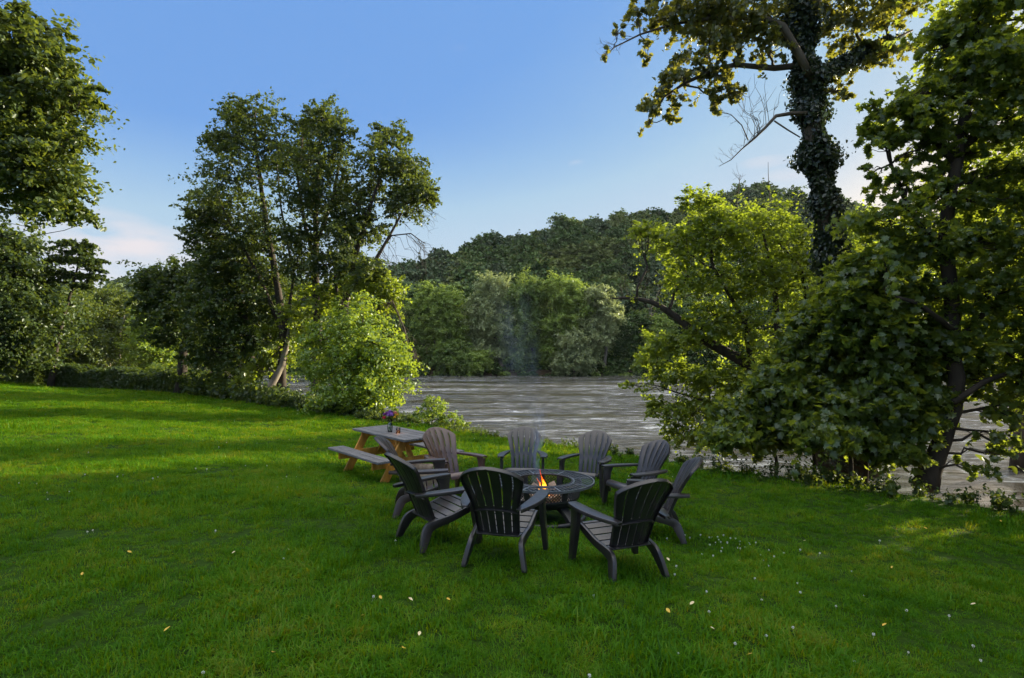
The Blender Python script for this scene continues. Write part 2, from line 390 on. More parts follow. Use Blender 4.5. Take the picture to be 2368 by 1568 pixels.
far = N(nt, 'ShaderNodeMapRange'); L(sep.outputs[1], far.inputs[0]); far.inputs[1].default_value = 60; far.inputs[2].default_value = 70
far.inputs[3].default_value = 0; far.inputs[4].default_value = .75
mxx = N(nt, 'ShaderNodeMath', operation='MAXIMUM'); L(dz.outputs[0], mxx.inputs[0]); L(far.outputs[0], mxx.inputs[1])
mc = N(nt, 'ShaderNodeMixRGB'); L(mxx.outputs[0], mc.inputs[0]); L(ca, mc.inputs[1]); L(cb, mc.inputs[2])
b = N(nt, 'ShaderNodeBsdfPrincipled', i_Roughness=.95); b.inputs['Specular IOR Level'].default_value = .1; L(mc.outputs[0], b.inputs['Base Color'])
bp = N(nt, 'ShaderNodeBump', i_Strength=.6, i_Distance=.03); L(n2.outputs[0], bp.inputs['Height']); L(bp.outputs[0], b.inputs['Normal']); L(b.outputs[0], out.inputs[0])
M['ground'] = m
go = link('ground', mesh_np('ground', V, Fq.ravel(), np.arange(len(Fq)) * 4, True), m); tag(go, kind='structure')

m, nt, out = new_mat('river_water'); L = nt.links.new
g = N(nt, 'ShaderNodeNewGeometry'); mp = N(nt, 'ShaderNodeMapping'); mp.inputs['Scale'].default_value = (.30, 1.0, 1); L(g.outputs['Position'], mp.inputs[0])
mpb = N(nt, 'ShaderNodeMapping'); mpb.inputs['Scale'].default_value = (.07, .24, 1); L(g.outputs['Position'], mpb.inputs[0])
w1 = N(nt, 'ShaderNodeTexNoise', i_Scale=.62, i_Detail=7, i_Roughness=.66, i_Distortion=.5); L(mp.outputs[0], w1.inputs[0])
w2 = N(nt, 'ShaderNodeTexNoise', i_Scale=1.0, i_Detail=6, i_Roughness=.62, i_Distortion=.6); L(mpb.outputs[0], w2.inputs[0])
st = N(nt, 'ShaderNodeMapRange'); L(w2.outputs[0], st.inputs[0]); st.inputs[1].default_value = .40; st.inputs[2].default_value = .60; st.inputs[3].default_value = .12; st.inputs[4].default_value = 1.0
bp = N(nt, 'ShaderNodeBump', i_Distance=.55); L(st.outputs[0], bp.inputs['Strength']); L(w1.outputs[0], bp.inputs['Height'])
mpf = N(nt, 'ShaderNodeMapping'); mpf.inputs['Scale'].default_value = (.8, 1.7, 1); L(g.outputs['Position'], mpf.inputs[0])
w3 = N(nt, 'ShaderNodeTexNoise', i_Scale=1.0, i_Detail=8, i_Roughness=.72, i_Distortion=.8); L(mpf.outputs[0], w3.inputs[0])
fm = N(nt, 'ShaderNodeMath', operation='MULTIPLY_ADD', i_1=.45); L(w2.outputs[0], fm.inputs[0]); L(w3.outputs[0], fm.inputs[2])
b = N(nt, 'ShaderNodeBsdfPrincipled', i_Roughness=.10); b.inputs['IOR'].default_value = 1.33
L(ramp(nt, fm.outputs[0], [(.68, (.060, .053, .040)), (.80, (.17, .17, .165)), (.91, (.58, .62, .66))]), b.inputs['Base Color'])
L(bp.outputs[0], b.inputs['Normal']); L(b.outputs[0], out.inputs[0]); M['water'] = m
# the river is a real rippled sheet
wx = axis(-600, 700, 301, 0, 3.6); wy = np.concatenate([np.linspace(4, 60, 260), np.linspace(60.5, 130, 120), np.linspace(131, 420, 30)])
X, Y = np.meshgrid(wx, wy)
amp = .025 + .03 * np.clip(vnoise(X, Y * 4, 16, 31), 0, 1)
Z = WATER_Z + amp * vnoise(X, Y * 2.2, 1.6, 32) + .5 * amp * vnoise(X, Y * 2.4, .7, 33)
V = np.stack([X, Y, Z], -1).reshape(-1, 3); nx, ny = len(wx), len(wy)
ii = (np.arange(ny - 1)[:, None] * nx + np.arange(nx - 1)[None, :]).ravel(); Fq = np.stack([ii, ii + 1, ii + nx + 1, ii + nx], 1)
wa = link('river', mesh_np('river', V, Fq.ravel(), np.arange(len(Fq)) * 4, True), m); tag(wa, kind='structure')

# ------------------------------------------------------------------ instancing of what nobody could count
def scatter(name, pts, rots, scl, idx, sources, label, cat=None):
    me = bpy.data.meshes.new(name); me.vertices.add(len(pts)); me.vertices.foreach_set('co', np.asarray(pts, np.float32).ravel())
    for nm, ty, arr in (('rot', 'FLOAT_VECTOR', rots), ('scl', 'FLOAT', scl), ('idx', 'INT', idx)):
        at = me.attributes.new(nm, ty, 'POINT'); at.data.foreach_set('vector' if ty == 'FLOAT_VECTOR' else 'value', np.asarray(arr, np.int32 if ty == 'INT' else np.float32).ravel())
    o = link(name, me); tag(o, label, cat, kind='stuff')
    col = bpy.data.collections.new(name + '_sources')
    for i, s in enumerate(sources): s.name = '%s_source_%02d' % (name, i); col.objects.link(s)
    ng = bpy.data.node_groups.new(name, 'GeometryNodeTree')
    ng.interface.new_socket('Geometry', in_out='INPUT', socket_type='NodeSocketGeometry'); ng.interface.new_socket('Geometry', in_out='OUTPUT', socket_type='NodeSocketGeometry')
    a = ng.nodes.new('NodeGroupInput'); z = ng.nodes.new('NodeGroupOutput'); ip = ng.nodes.new('GeometryNodeInstanceOnPoints')
    ci = ng.nodes.new('GeometryNodeCollectionInfo'); ci.inputs[0].default_value = col; ci.inputs['Separate Children'].default_value = True; ci.inputs['Reset Children'].default_value = True
    def na(nm, ty):
        n = ng.nodes.new('GeometryNodeInputNamedAttribute'); n.data_type = ty; n.inputs[0].default_value = nm; return n.outputs[0]
    e = ng.nodes.new('FunctionNodeEulerToRotation'); ng.links.new(na('rot', 'FLOAT_VECTOR'), e.inputs[0])
    ng.links.new(a.outputs[0], ip.inputs['Points']); ng.links.new(ci.outputs[0], ip.inputs['Instance']); ip.inputs['Pick Instance'].default_value = True
    ng.links.new(na('idx', 'INT'), ip.inputs['Instance Index']); ng.links.new(e.outputs[0], ip.inputs['Rotation']); ng.links.new(na('scl', 'FLOAT'), ip.inputs['Scale'])
    ng.links.new(ip.outputs[0], z.inputs[0])
    md = o.modifiers.new('scatter', 'NODES'); md.node_group = ng
    return o

# ------------------------------------------------------------------ lawn grass
m, nt, out = new_mat('grass_blade'); L = nt.links.new
g = N(nt, 'ShaderNodeNewGeometry'); oi = N(nt, 'ShaderNodeObjectInfo')
n1 = N(nt, 'ShaderNodeTexNoise', i_Scale=.8, i_Detail=5, i_Roughness=.65); L(g.outputs['Position'], n1.inputs[0])
n3 = N(nt, 'ShaderNodeTexNoise', i_Scale=4.5, i_Detail=2); L(g.outputs['Position'], n3.inputs[0])
a1 = N(nt, 'ShaderNodeMath', operation='MULTIPLY_ADD', i_1=.30); L(oi.outputs['Random'], a1.inputs[0]); c1 = N(nt, 'ShaderNodeMath', operation='MULTIPLY_ADD', i_1=1.6, i_2=-.34); L(n1.outputs[0], c1.inputs[0]); L(c1.outputs[0], a1.inputs[2])
a2 = N(nt, 'ShaderNodeMath', operation='MULTIPLY_ADD', i_1=.45); L(g.outputs['Random Per Island'], a2.inputs[0]); L(a1.outputs[0], a2.inputs[2])
a3 = N(nt, 'ShaderNodeMath', operation='MULTIPLY_ADD', i_1=.62); L(n3.outputs[0], a3.inputs[0]); L(a2.outputs[0], a3.inputs[2])
a4 = N(nt, 'ShaderNodeMath', operation='MULTIPLY', i_1=.62); L(a3.outputs[0], a4.inputs[0])
gc = ramp(nt, a4.outputs[0], [(.24, (.008, .034, .001)), (.44, (.018, .084, .001)), (.64, (.042, .150, .002)), (.82, (.070, .195, .004)), (.97, (.12, .20, .018))])
df = N(nt, 'ShaderNodeBsdfDiffuse'); L(gc, df.inputs[0])
tl = N(nt, 'ShaderNodeBsdfTranslucent'); mg = N(nt, 'ShaderNodeMixRGB', blend_type='MULTIPLY', i_0=1.0); L(gc, mg.inputs[1]); mg.inputs[2].default_value = (4.2, 1.95, .8, 1); L(mg.outputs[0], tl.inputs[0])
gl = N(nt, 'ShaderNodeBsdfGlossy', i_Roughness=.45)
s1 = N(nt, 'ShaderNodeMixShader', i_0=.36); L(df.outputs[0], s1.inputs[1]); L(tl.outputs[0], s1.inputs[2])
s2 = N(nt, 'ShaderNodeMixShader', i_0=.010); L(s1.outputs[0], s2.inputs[1]); L(gl.outputs[0], s2.inputs[2]); L(s2.outputs[0], out.inputs[0]); M['grass'] = m

def tuft_mesh(seed, n, rad, h, wd, lean=.5):
    rng = np.random.default_rng(seed); Vs = []; Ls = []; Ss = []; vo = lo = 0
    for k in range(n):
        r = rad * math.sqrt(rng.uniform()); a = rng.uniform(0, 6.283); p = np.array([r * math.cos(a), r * math.sin(a), -.006])
        hh = h * rng.uniform(.45, 1.15); t = rng.uniform(0, 6.283); ln = lean * rng.uniform(.2, 1.5)
        d = np.array([math.cos(t), math.sin(t), 0]); s_ = np.array([-math.sin(t), math.cos(t), 0]); w_ = wd * rng.uniform(.6, 1.3)
        q = [p - s_ * w_ / 2, p + s_ * w_ / 2]
        m1 = p + d * ln * hh * .3 + np.array([0, 0, hh * .6]); q += [m1 - s_ * w_ * .4, m1 + s_ * w_ * .4]
        tip = p + d * ln * hh + np.array([0, 0, hh * (1 - .25 * ln)]); q += [tip]
        Vs += q; Ls += [vo, vo + 1, vo + 3, vo + 2, vo + 2, vo + 3, vo + 4]; Ss += [lo, lo + 4]; vo += 5; lo += 7
    me = mesh_np('grass_tuft', np.array(Vs), Ls, Ss, True); me.materials.append(M['grass']); return me
rg = np.random.default_rng(5)
srcs = [bpy.data.objects.new('t', tuft_mesh(100 + i, 30, .075, h, .0060, ln)) for i, (h, ln) in enumerate([(.050, 1.0), (.062, 1.1), (.055, .8), (.078, .9), (.040, 1.3), (.11, .6)])]
P = []
for (y0, y1, dens, scl) in [(1.3, 3.5, 330, .75), (3.5, 6, 280, .85), (6, 10, 190, 1.0), (10, 16, 110, 1.25), (16, 26, 62, 1.6), (26, 42, 34, 2.0)]:
    x0, x1 = -(y1 * .98 + 2.5), (y1 * .98 + 2.5); n = int((x1 - x0) * (y1 - y0) * dens)
    q = np.stack([rg.uniform(x0, x1, n), rg.uniform(y0, y1, n), np.full(n, scl)], 1)
    q = q[np.abs(q[:, 0]) < q[:, 1] * .98 + 2.5]; P.append(q)
P = np.concatenate(P); d = bank_d(P[:, 0], P[:, 1])
thin = vnoise(P[:, 0], P[:, 1], .9, 51) * .5 + vnoise(P[:, 0], P[:, 1], .35, 52) * .5
bare = ((P[:, 0] + 8) ** 2 / 0.5 + (P[:, 1] - 11) ** 2 / .5 < 1)
keep = (d < .35) & ~((thin < -.62) & (rg.uniform(size=len(P)) < .8)) & (P[:, 0] > -44)
pitd = np.hypot(P[:, 0] - .40, P[:, 1] - 7.05); keep &= ~(rg.uniform(size=len(P)) < np.interp(pitd, [.5, .8, 1.3], [.97, .85, 0]))
for (bx, by, ba, bb) in [(-8.0, 11.2, .45, .25), (-4.4, 5.6, .3, .16), (-5.6, 4.6, .35, .2), (-7.2, 16.5, .5, .3), (2.2, 3.0, .2, .15), (-3.0, 3.05, .22, .12), (-4.7, 7.3, .35, .2)]:
    keep &= ~(((P[:, 0] - bx) / ba) ** 2 + ((P[:, 1] - by) / bb) ** 2 < 1) | (rg.uniform(size=len(P)) < .25)
# little grass grows in the litter under the bank trees
keep &= ~((d > -1.1) & (P[:, 0] > 3.6) & (rg.uniform(size=len(P)) < .75 * sstep((d + 1.1) / .7)))
P = P[keep]; n = len(P); clump = vnoise(P[:, 0], P[:, 1], .22, 60) * .45 + vnoise(P[:, 0], P[:, 1], .55, 61) * .5 + vnoise(P[:, 0], P[:, 1], 1.5, 62) * .35
sc = P[:, 2] * (1 + .72 * clump) * rg.uniform(.75, 1.25, n)
idx = rg.integers(0, 5, n); idx[(rg.uniform(size=n) < .02)] = 5
rots = np.stack([rg.normal(0, .12, n), rg.normal(0, .12, n), rg.uniform(0, 6.283, n)], 1)
pts = np.stack([P[:, 0], P[:, 1], ground_z(P[:, 0], P[:, 1])], 1)
scatter('lawn_grass', pts, rots, sc, idx, srcs, 'short mown green lawn grass with uneven tufts around the chairs', 'grass')

# white clover heads
M['clover'] = rough_mat('clover', [(.3, (.55, .55, .48)), (.7, (.85, .85, .8))], 60, .8, .3)
def clover_mesh(seed):
    rng = np.random.default_rng(seed); mb = MB(); mb.tube([(0, 0, 0), (.003, .002, .03)], [.0012, .001], 4)
    for k in range(40):
        d = rng.normal(size=3); d /= np.linalg.norm(d); c = np.array([.003, .002, .048]) + d * .008; e = c + d * .006
        mb.tube([c, e], [.0022, .0010], 4)
    me = mb.mesh('clover'); me.materials.append(M['clover']); return me
cs = [bpy.data.objects.new('c', clover_mesh(i)) for i in range(2)]
cp = []
for (cx, cy, s, n) in [(2.35, 6.3, .22, 26), (2.65, 6.0, .35, 14), (1.9, 4.4, .7, 12), (2.6, 3.6, .8, 12), (-5.6, 7.6, .8, 16), (-3.6, 9.2, .6, 12), (-4.2, 6.5, .7, 6), (-1.0, 3.2, 1.6, 12), (.9, 2.6, .5, 10), (4, 5, 1.6, 9),
                       (-3.8, 13.5, 2, 24), (-9, 14, 3, 24), (-2, 11, 1.2, 12), (2.0, 9.5, .8, 8), (-13, 20, 4, 20)]:
    cp.append(np.stack([rg.normal(cx, s, n), rg.normal(cy, s, n)], 1))
cp = np.concatenate(cp); n = len(cp)
scatter('clover_flowers', np.stack([cp[:, 0], cp[:, 1], ground_z(cp[:, 0], cp[:, 1])], 1), np.stack([rg.normal(0, .2, n), rg.normal(0, .2, n), rg.uniform(0, 6, n)], 1), rg.uniform(.5, .85, n), rg.integers(0, 2, n), cs,
        'small white clover heads dotted through the lawn', 'flowers')

# yellow leaves fallen on the grass
M['fallen'] = rough_mat('fallen', [(.3, (.42, .24, .02)), (.7, (.70, .48, .06))], 30, .6, .2)
M['fallen_pale'] = rough_mat('fallen_pale', [(.3, (.50, .40, .18)), (.7, (.75, .66, .38))], 30, .6, .2)
lf = []
for i in range(3):
    rng = np.random.default_rng(70 + i); Vv, Lp, St = leaf_arrays(np.zeros((1, 3)), .068, T_LEAF, rng, 1.5, jit=0); me = mesh_np('fallen_leaf', Vv, Lp, St)
    me.materials.append(M['fallen_pale'] if i == 2 else M['fallen']); lf.append(me)
spots = [(190, 1341), (855, 1287), (668, 1283), (386, 1472), (33, 1315), (950, 1401), (837, 1440), (934, 1517), (970, 1483), (632, 1527), (1037, 1401), (1600, 1410), (1710, 1308), (1545, 1428),
         (1860, 1260), (2140, 1230), (2062, 1323), (2232, 1325), (2314, 1213), (1732, 1532), (1648, 1470), (2045, 1460), (1950, 1535), (1545, 1305), (1240, 1367), (300, 1289), (540, 1290), (1820, 1360), (880, 1397), (2250, 1410)]
where = ['at the far left edge of the near lawn', 'below the two left hand chairs, half way to the bottom left corner', "left of the leftmost chair's legs", 'standing upright, nearest the bottom left corner', 'at the left edge, above the bottom left corner', 'below the nearest left chair', 'just left of the leaf below the nearest left chair', 'big and close to the bottom edge, left of the middle', 'right of the big leaf near the bottom edge', 'at the very bottom edge, left of the middle', "below the nearest left chair's right leg", 'below the edge-on chair, right of the clover', "right of the near right chair's rear leg", "just below the near right chair's rear leg", 'right of the clover patch', 'in the shade far right under the curved trunk', 'right of the middle, towards the right edge', 'close to the right edge, half way down the lawn', 'at the right edge below the riverside trees', 'at the bottom edge, right of the middle', 'above the bottom edge, right of the two near chairs', 'in the lower right part of the lawn', 'at the bottom edge towards the right corner', 'beside the scattered clover heads right of the chairs', 'between the front feet of the two near chairs', 'in the sunless left lawn below the bare patch', "directly left of the leftmost chair's feet", 'alone on the right hand lawn', 'left of the nearest chair and lower than its feet', 'lowest one near the right edge']
for i, (a, b_) in enumerate(spots):
    Yq = 8.0
    for _ in range(12):
        p = px(a, b_, Yq); Yq = Yq * (CAM_H - ground_z(p[0], p[1])) / (CAM_H - p[2])
    p = px(a, b_, Yq); o = link('fallen_leaf', lf[i % 3]); o.location = (p[0], p[1], float(ground_z(p[0], p[1])) + .052); o.rotation_euler = (.2, .15, i * 1.7); o.scale = [(.5, .6, .48, .66)[i % 4]] * 3
    tag(o, ('pale fallen leaf ' if i % 3 == 2 else 'yellow fallen leaf ') + where[i], 'leaf', 'leaves fallen on the lawn')

# ------------------------------------------------------------------ furniture materials
m, nt, out = new_mat('chair_resin'); L = nt.links.new
tc = N(nt, 'ShaderNodeTexCoord'); n1 = N(nt, 'ShaderNodeTexNoise', i_Scale=7, i_Detail=8, i_Roughness=.7); L(tc.outputs['Object'], n1.inputs[0])
n2 = N(nt, 'ShaderNodeTexNoise', i_Scale=220, i_Detail=2); L(tc.outputs['Object'], n2.inputs[0])
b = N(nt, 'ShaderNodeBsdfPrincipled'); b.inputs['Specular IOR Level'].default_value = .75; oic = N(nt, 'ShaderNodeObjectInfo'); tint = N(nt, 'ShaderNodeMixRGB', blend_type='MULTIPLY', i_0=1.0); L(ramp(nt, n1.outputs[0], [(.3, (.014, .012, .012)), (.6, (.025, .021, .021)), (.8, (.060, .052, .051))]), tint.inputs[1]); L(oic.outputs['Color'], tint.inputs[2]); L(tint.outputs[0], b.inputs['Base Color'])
L(ramp(nt, n1.outputs[0], [(.3, (.27, .27, .27)), (.8, (.5, .5, .5))]), b.inputs['Roughness'])
bp = N(nt, 'ShaderNodeBump', i_Strength=.25, i_Distance=.002); L(n2.outputs[0], bp.inputs['Height']); L(bp.outputs[0], b.inputs['Normal']); L(b.outputs[0], out.inputs[0]); M['resin'] = m
def wood(name, c, scale=6, stretch=(.6, 9, 9), rough=.75, bump=.5):
    return rough_mat(name, c, scale, rough, bump, stretch, 8, bdist=.006)
M['wood_top'] = wood('wood_top', [(.28, (.06, .060, .062)), (.5, (.13, .13, .135)), (.75, (.24, .235, .245))])
M['wood_leg'] = rough_mat('wood_leg', [(.3, (.32, .13, .018)), (.6, (.58, .28, .045)), (.8, (.70, .40, .10))], 5, .6, .4, (3, 3, .7), bdist=.004)
M['iron_light'] = rough_mat('iron_light', [(.3, (.06, .065, .075)), (.7, (.17, .18, .20))], 14, .36, .2, metallic=.35, spec=.7, bdist=.003)  # lighter bluish copy of the iron; the rim's sky reflection is painted in
M['iron'] = rough_mat('iron', [(.3, (.018, .018, .020)), (.6, (.035, .035, .038)), (.8, (.07, .055, .045))], 14, .42, .25, metallic=.3, spec=.6, bdist=.003)
M['iron_rust'] = rough_mat('iron_rust', [(.3, (.03, .02, .015)), (.7, (.13, .06, .03))], 12, .8, .4, bdist=.003)
M['log'] = rough_mat('log', [(.3, (.10, .07, .05)), (.55, (.24, .18, .13)), (.8, (.40, .33, .26))], 9, .9, .9, (1, 1, .3), bdist=.02)
M['log_end'] = rough_mat('log_end', [(.3, (.32, .20, .10)), (.7, (.52, .36, .20))], 12, .85, .4)
M['ash'] = rough_mat('ash', [(.3, (.10, .09, .085)), (.7, (.30, .28, .26))], 18, .95, .9)

# ------------------------------------------------------------------ adirondack chair
def lerp_stations(st, n):
    """st: list of tuples; smooth (Catmull-Rom) resampling"""
    st = np.array(st, float); k = len(st); out_ = []
    for t in np.linspace(0, k - 1, n):
        i = min(int(t), k - 2); f = t - i
        p0, p1, p2, p3 = st[max(i - 1, 0)], st[i], st[i + 1], st[min(i + 2, k - 1)]
        out_.append(.5 * ((2 * p1) + (-p0 + p2) * f + (2 * p0 - 5 * p1 + 4 * p2 - p3) * f * f + (-p0 + 3 * p1 - 3 * p2 + p3) * f ** 3))
    return np.array(out_)
BP = lerp_stations([(0, -.10, .245), (.20, -.175, .43), (.42, -.265, .63), (.62, -.365, .80), (.76, -.455, .915)], 30)   # arc, y, z
def back_pt(u, v, off=0.0):
    s_ = .765 + .235 * (1 - u * u) ** .92; a = v * s_
    arc = a * .76
    hw = np.interp(a, [0, .32, .40, .58, .72, .85, 1.0], [.190, .208, .216, .252, .278, .284, .284])
    y = np.interp(arc, BP[:, 0], BP[:, 1]); z = np.interp(arc, BP[:, 0], BP[:, 2])
    y2 = np.interp(arc + .01, BP[:, 0], BP[:, 1]); z2 = np.interp(arc + .01, BP[:, 0], BP[:, 2])
    t = np.array([y2 - y, z2 - z]); l = np.hypot(*t); t = t / l if l > 1e-9 else np.array([-.45, .89])
    nrm = np.array([t[1], -t[0]])                                   # towards the sitter
    c = .055 * u * u + off
    return (u * hw, y + nrm[0] * c, z + nrm[1] * c)
def chair_mesh_back():
    ns = 6; slw, sw = 1.0, .13; tot = ns * slw + (ns - 1) * sw; ed = [0]; kind = []
    for i in range(ns):
        for j in range(4): ed.append(ed[-1] + slw / 4); kind.append(('s', j))
        if i < ns - 1: ed.append(ed[-1] + sw); kind.append(('g', 0))
    us = [e / tot * 2 - 1 for e in ed]
    vs = [0, .05, .12, .2, .28, .345, .42] + list(np.linspace(.48, .93, 8)) + [.965, 1.0]
    nu, nv = len(us), len(vs); Vf, Vb = [], []
    for v in vs:
        for i, u in enumerate(us):
            # slats are slightly crowned
            jj = i % 5; crown = .007 * math.sin(math.pi * jj / 4) if jj <= 4 else 0
            if v in (0,) or .34 < v < .43 or v > .95: crown *= .3
            uu = max(-.999, min(.999, u))
            Vf.append(back_pt(uu, v, crown)); Vb.append(back_pt(uu, v, -.011))
    def hole(i, j):
        if kind[i][0] != 'g': return False
        v0, v1 = vs[j], vs[j + 1]
        return (v0 >= .05 and v1 <= .346) or (v0 >= .42 and v1 <= .931)
    F = []; cells = {(i, j) for i in range(nu - 1) for j in range(nv - 1) if not hole(i, j)}
    nF = nu * nv
    for (i, j) in cells:
        a = j * nu + i; b_, c, d_ = a + 1, a + nu + 1, a + nu
        F.append([a, b_, c, d_]); F.append([nF + d_, nF + c, nF + b_, nF + a])
        for (di, dj, p, q) in ((-1, 0, d_, a), (1, 0, b_, c), (0, -1, a, b_), (0, 1, c, d_)):
            if (i + di, j + dj) not in cells: F.append([q, p, nF + p, nF + q])
    mb = MB(); mb.add(Vf + Vb, F)
    # moulded flange round the rim, behind the panel, and a rib across at arm height
    rim = [(-.999, v) for v in np.linspace(0, 1, 14)] + [(u, 1.0) for u in np.linspace(-.97, .97, 27)] + [(.999, v) for v in np.linspace(1, 0, 14)]
    rings = []
    for (u, v) in rim:
        o_ = back_pt(u, v, -.009); i_ = back_pt(u * .975, v * .985, -.009); o2 = back_pt(u, v, -.034); i2 = back_pt(u * .975, v * .985, -.034)
        rings.append([o_, i_, i2, o2])
    mb.loft(rings)
    rings = []
    for u in np.linspace(-.97, .97, 9):
        rings.append([back_pt(u, .37, -.009), back_pt(u, .385, -.009), back_pt(u, .385, -.032), back_pt(u, .37, -.032)])
    mb.loft(rings)
    return mb
def rect_ring(c, ex, ey, hx, hy):
    c, ex, ey = Vector(c), Vector(ex), Vector(ey); return [c - ex * hx - ey * hy, c + ex * hx - ey * hy, c + ex * hx + ey * hy, c - ex * hx + ey * hy]
def make_chair():
    root = thing('adirondack_chair', (0, 0, 0), '', 'chair', 'adirondack chairs in a ring round the fire pit')
    chair_mesh_back().build('backrest', M['resin'], root, bevel=.0025, ang=38)
    # seat: cross slats following a dished profile, the front one rolls down
    mb = MB(); prof = lerp_stations([(-.125, .262, .195), (-.02, .272, .215), (.10, .300, .23), (.22, .345, .24), (.30, .372, .245), (.345, .372, .245), (.378, .345, .245), (.388, .30, .245)], 61)
    arc = np.concatenate([[0], np.cumsum(np.hypot(np.diff(prof[:, 0]), np.diff(prof[:, 1])))]); Lt = arc[-1]
    def sp(a): return [np.interp(a, arc, prof[:, k]) for k in range(3)]
    cuts = [0, .088, .176, .264, .352, .432, Lt + .006]
    for k in range(6):
        a0, a1 = cuts[k] + (0 if k == 0 else .006), cuts[k + 1] - .006
        if a1 > Lt: a1 = Lt
        rings = []
        for a in np.linspace(a0, a1, 6 if k < 5 else 12):
            y, z, hw = sp(a); y2, z2, _ = sp(min(a + .004, Lt)); y1, z1, _ = sp(max(a - .004, 0)); t = Vector((0, y2 - y1, z2 - z1)).normalized(); nn = Vector((0, -t.z, t.y))
            if nn.z < 0 and abs(t.z) < .9: nn = -nn
            c = Vector((0, y, z)); rings.append([c + Vector((-hw, 0, 0)), c + Vector((hw, 0, 0)), c + Vector((hw, 0, 0)) - nn * .012, c + Vector((-hw, 0, 0)) - nn * .012])
        mb.loft(rings)
    mb.build('seat', M['resin'], root, bevel=.003, ang=35)
    for s in (-1, 1):
        # arm: narrow at the back post, widening with a bowed outer edge
        st_ = lerp_stations([(-.30, .214, .262, .545), (-.22, .222, .300, .548), (-.10, .242, .345, .552), (.04, .262, .378, .556), (.18, .275, .392, .560), (.30, .280, .385, .562), (.375, .285, .368, .562)], 22)
        mb = MB(); rings = []
        for (y, xi, xo, z) in st_:
            rings.append([(s * xi, y, z), (s * xo, y, z - .002), (s * (xo + .001), y, z - .034), (s * (xo - .010), y, z - .034), (s * (xo - .012), y, z - .012), (s * (xi + .010), y, z - .012), (s * (xi + .008), y, z - .030), (s * xi, y, z - .030)])
        mb.loft(rings); mb.build('arm', M['resin'], root, bevel=.003, ang=35)
        # front leg rises to the arm with a flared bracket
        st_ = lerp_stations([(.345, .005, .345, .028, .022), (.335, .14, .335, .036, .024), (.322, .28, .325, .048, .024), (.312, .40, .320, .056, .022), (.305, .47, .320, .064, .020), (.295, .53, .322, .090, .018)], 16)
        mb = MB(); rings = []
        for (y, z, x, hy, hx) in st_: rings.append(rect_ring((s * x, y, z), (1, 0, 0), (0, 1, 0), hx, hy))
        mb.loft(rings); mb.build('leg', M['resin'], root, bevel=.004, ang=35)
        # side rail sweeping down into the rear leg
        st_ = lerp_stations([(.352, .350, .258, .016), (.30, .335, .258, .030), (.20, .300, .254, .034), (.08, .262, .246, .034), (-.04, .236, .232, .038), (-.135, .205, .224, .048), (-.178, .140, .238, .046), (-.208, .065, .256, .036), (-.232, .004, .270, .028)], 28)
        mb = MB(); rings = []
        for i, (y, z, x, h) in enumerate(st_):
            j0, j1 = max(i - 1, 0), min(i + 1, len(st_) - 1); t = Vector((0, st_[j1][0] - st_[j0][0], st_[j1][1] - st_[j0][1])).normalized(); nn = Vector((0, -t.z, t.y))
            if i == len(st_) - 1: nn = Vector((0, 1, 0)) if nn.y > 0 else Vector((0, -1, 0))
            rings.append(rect_ring((s * x, y, z), (1, 0, 0), nn, np.interp(i, [0, 12, 20, 27], [.013, .015, .020, .021]), h))
        mb.loft(rings); mb.build('leg', M['resin'], root, bevel=.004, ang=35)
    return root
def copy_tree(o, parent=None):
    c = o.copy(); C.objects.link(c)
    if parent is not None: c.parent = parent
    for ch in o.children: copy_tree(ch, c)
    return c
PIT = (.40, 6.98)
# x, y, heading (degrees, the way the chair faces; 0 = +Y), label
chairs = [
    (-.10, 5.02, -14, 'dark brown resin chair seen from behind, nearest chair on the left of the fire pit'),
    (1.00, 4.98, 22, 'dark brown resin chair seen from behind, right hand one of the two nearest'),
    (-.80, 5.55, -55, 'dark chair seen from its back corner, farthest left, overlapping the chair behind it'),
    (-1.16, 6.68, -80, 'dark chair mostly hidden behind the leftmost one, thin edge of its back showing'),
    (-.88, 8.00, -140, 'warm brown chair standing beside the near end of the picnic table'),
    (.18, 8.95, 176, 'dark chair straight across the fire, facing forward behind the smoke'),
    (1.20, 8.75, 152, 'dark chair across the fire, right of the one behind the smoke'),
    (1.78, 7.85, 116, 'dark chair on the far right side of the fire with both arms showing'),
    (1.74, 6.55, 80, 'dark chair seen edge on at the right, behind the near right chair'),
]
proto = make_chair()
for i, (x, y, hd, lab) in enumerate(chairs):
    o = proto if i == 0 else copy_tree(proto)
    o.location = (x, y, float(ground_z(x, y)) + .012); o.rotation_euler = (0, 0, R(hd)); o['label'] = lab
    for part_ in o.children: part_.color = [(.9, .95, 1.05, 1), (.9, .9, 1, 1), (.95, .92, .95, 1), (1.5, 1.1, 1.0, 1), (3.6, 2.3, 1.8, 1), (.9, 1.0, 1.2, 1), (1.0, 1.0, 1.1, 1), (1.2, 1.2, 1.3, 1), (1.3, 1.25, 1.3, 1)][i]  # warm tint on the table-side and hidden left chairs paints in low sunlight

